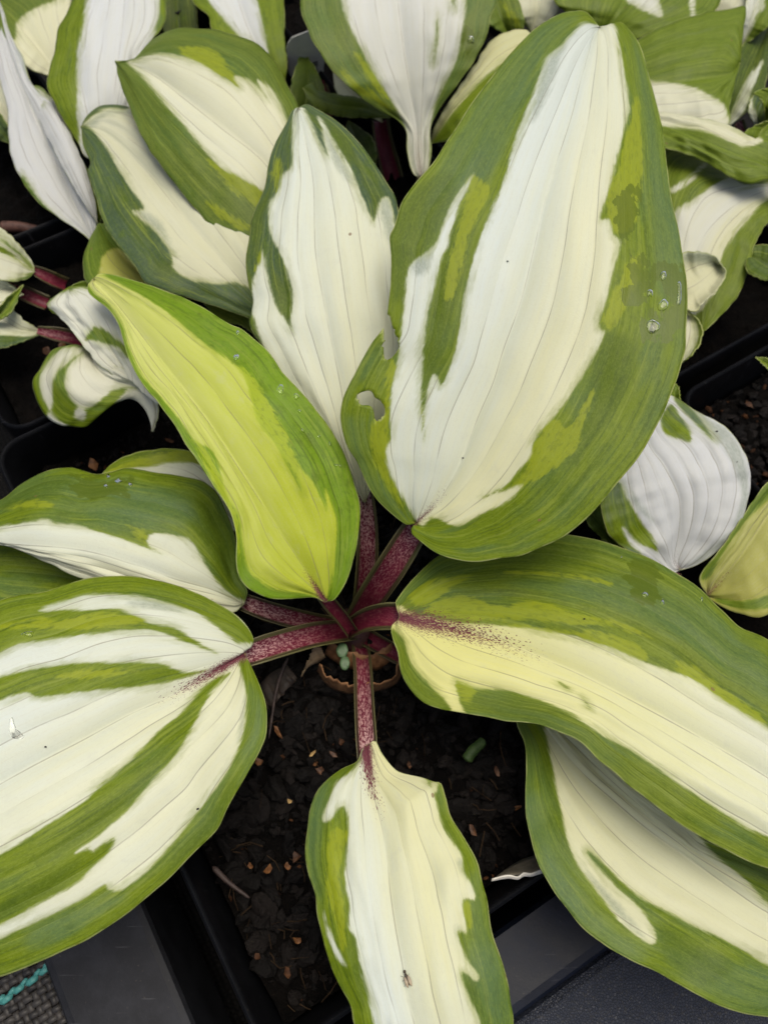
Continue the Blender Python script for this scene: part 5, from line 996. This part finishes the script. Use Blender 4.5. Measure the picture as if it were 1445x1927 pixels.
drop('E', [(14, 1340), (22, 1336), (26, 1360), (34, 1385), (58, 1392), (50, 1402), (24, 1398), (12, 1375)], .05, 'curved water film on the white stripe of the broad striped leaf')
for i_, (x, y, rx, ry) in enumerate(((1168, 1050, 4, 4), (1212, 1120, 10, 8), (1245, 1133, 6, 10), (1318, 1128, 5, 7))): drop('G', blob(x, y, rx, ry), .05, 'water drop on the long cream leaf margin, %s counted from its stalk' % ORD[i_])
drop('O', blob(887, 75, 11, 12), .10, 'glinting water drop on the margin of the upright white leaf behind')
pass

# small dark specks of soil splashed on the leaves, and a gnat
SPK = simple_mat('soil_speck', (.006, .004, .003), (.02, .014, .01))
for sid, x, y, r_, where in (('E', 87, 1405, .04, 'broad striped leaf'), ('E', 373, 1522, .04, 'broad striped leaf'), ('A', 954, 492, .03, 'tallest leaf'), ('A', 871, 862, .04, 'tallest leaf'), ('U', 1348, 812, .05, 'puckered grey-white leaf'), ('U', 1385, 870, .03, 'puckered grey-white leaf'), ('G', 1098, 1165, .04, 'long cream leaf')):
    c_ = on_leaf(sid, x, y) + np.array([0, 0, .03])
    o = mesh('soil_speck', vi * rng.uniform(.6, 1.4, (12, 3)) * np.array([1.3, .8, .5]) * r_, fi, None, SPK, True); o.location = c_ * .01
    tag(o, 'tiny dark soil speck stuck on the ' + where, 'soil speck', 'soil specks on the leaves')
gn = on_leaf('F', 766, 1842) + np.array([0, 0, .07]); gt = thing('gnat', 'tiny brown gnat resting on the midrib of the front leaf', 'insect', gn)
GB = simple_mat('gnat_body', (.03, .02, .012), (.09, .06, .035), .4); GW = simple_mat('gnat_wing', (.25, .19, .12), (.35, .28, .18), .3)
R_ = rot(0, 0, -1.2)
mesh('body', [gn + R_ @ (q * np.array([.20, .055, .05])) for q in v], f, gt, GB, True, gn)
mesh('head', [gn + R_ @ (q * np.array([.05, .05, .045]) + np.array([-.22, 0, 0])) for q in v], f, gt, GB, True, gn)
for s_ in (-1, 1):
    mesh('wing', [gn + R_ @ (q * np.array([.17, .05, .008]) + np.array([.07, s_ * .06, .05])) for q in v], f, gt, GW, True, gn)
    for k_ in (-1, 0, 1):
        a_ = np.array([k_ * .06, s_ * .04, 0]); b_ = np.array([k_ * .16, s_ * .17, -.06]); e_ = np.array([0, 0, .012])
        mesh('leg', [gn + R_ @ x_ for x_ in (a_, a_ + e_, b_ + e_, b_, a_ + np.array([.012, 0, 0]), b_ + np.array([.012, 0, 0]))], [(0, 1, 2, 3), (0, 3, 5, 4), (1, 4, 5, 2)], gt, GB, False, gn)
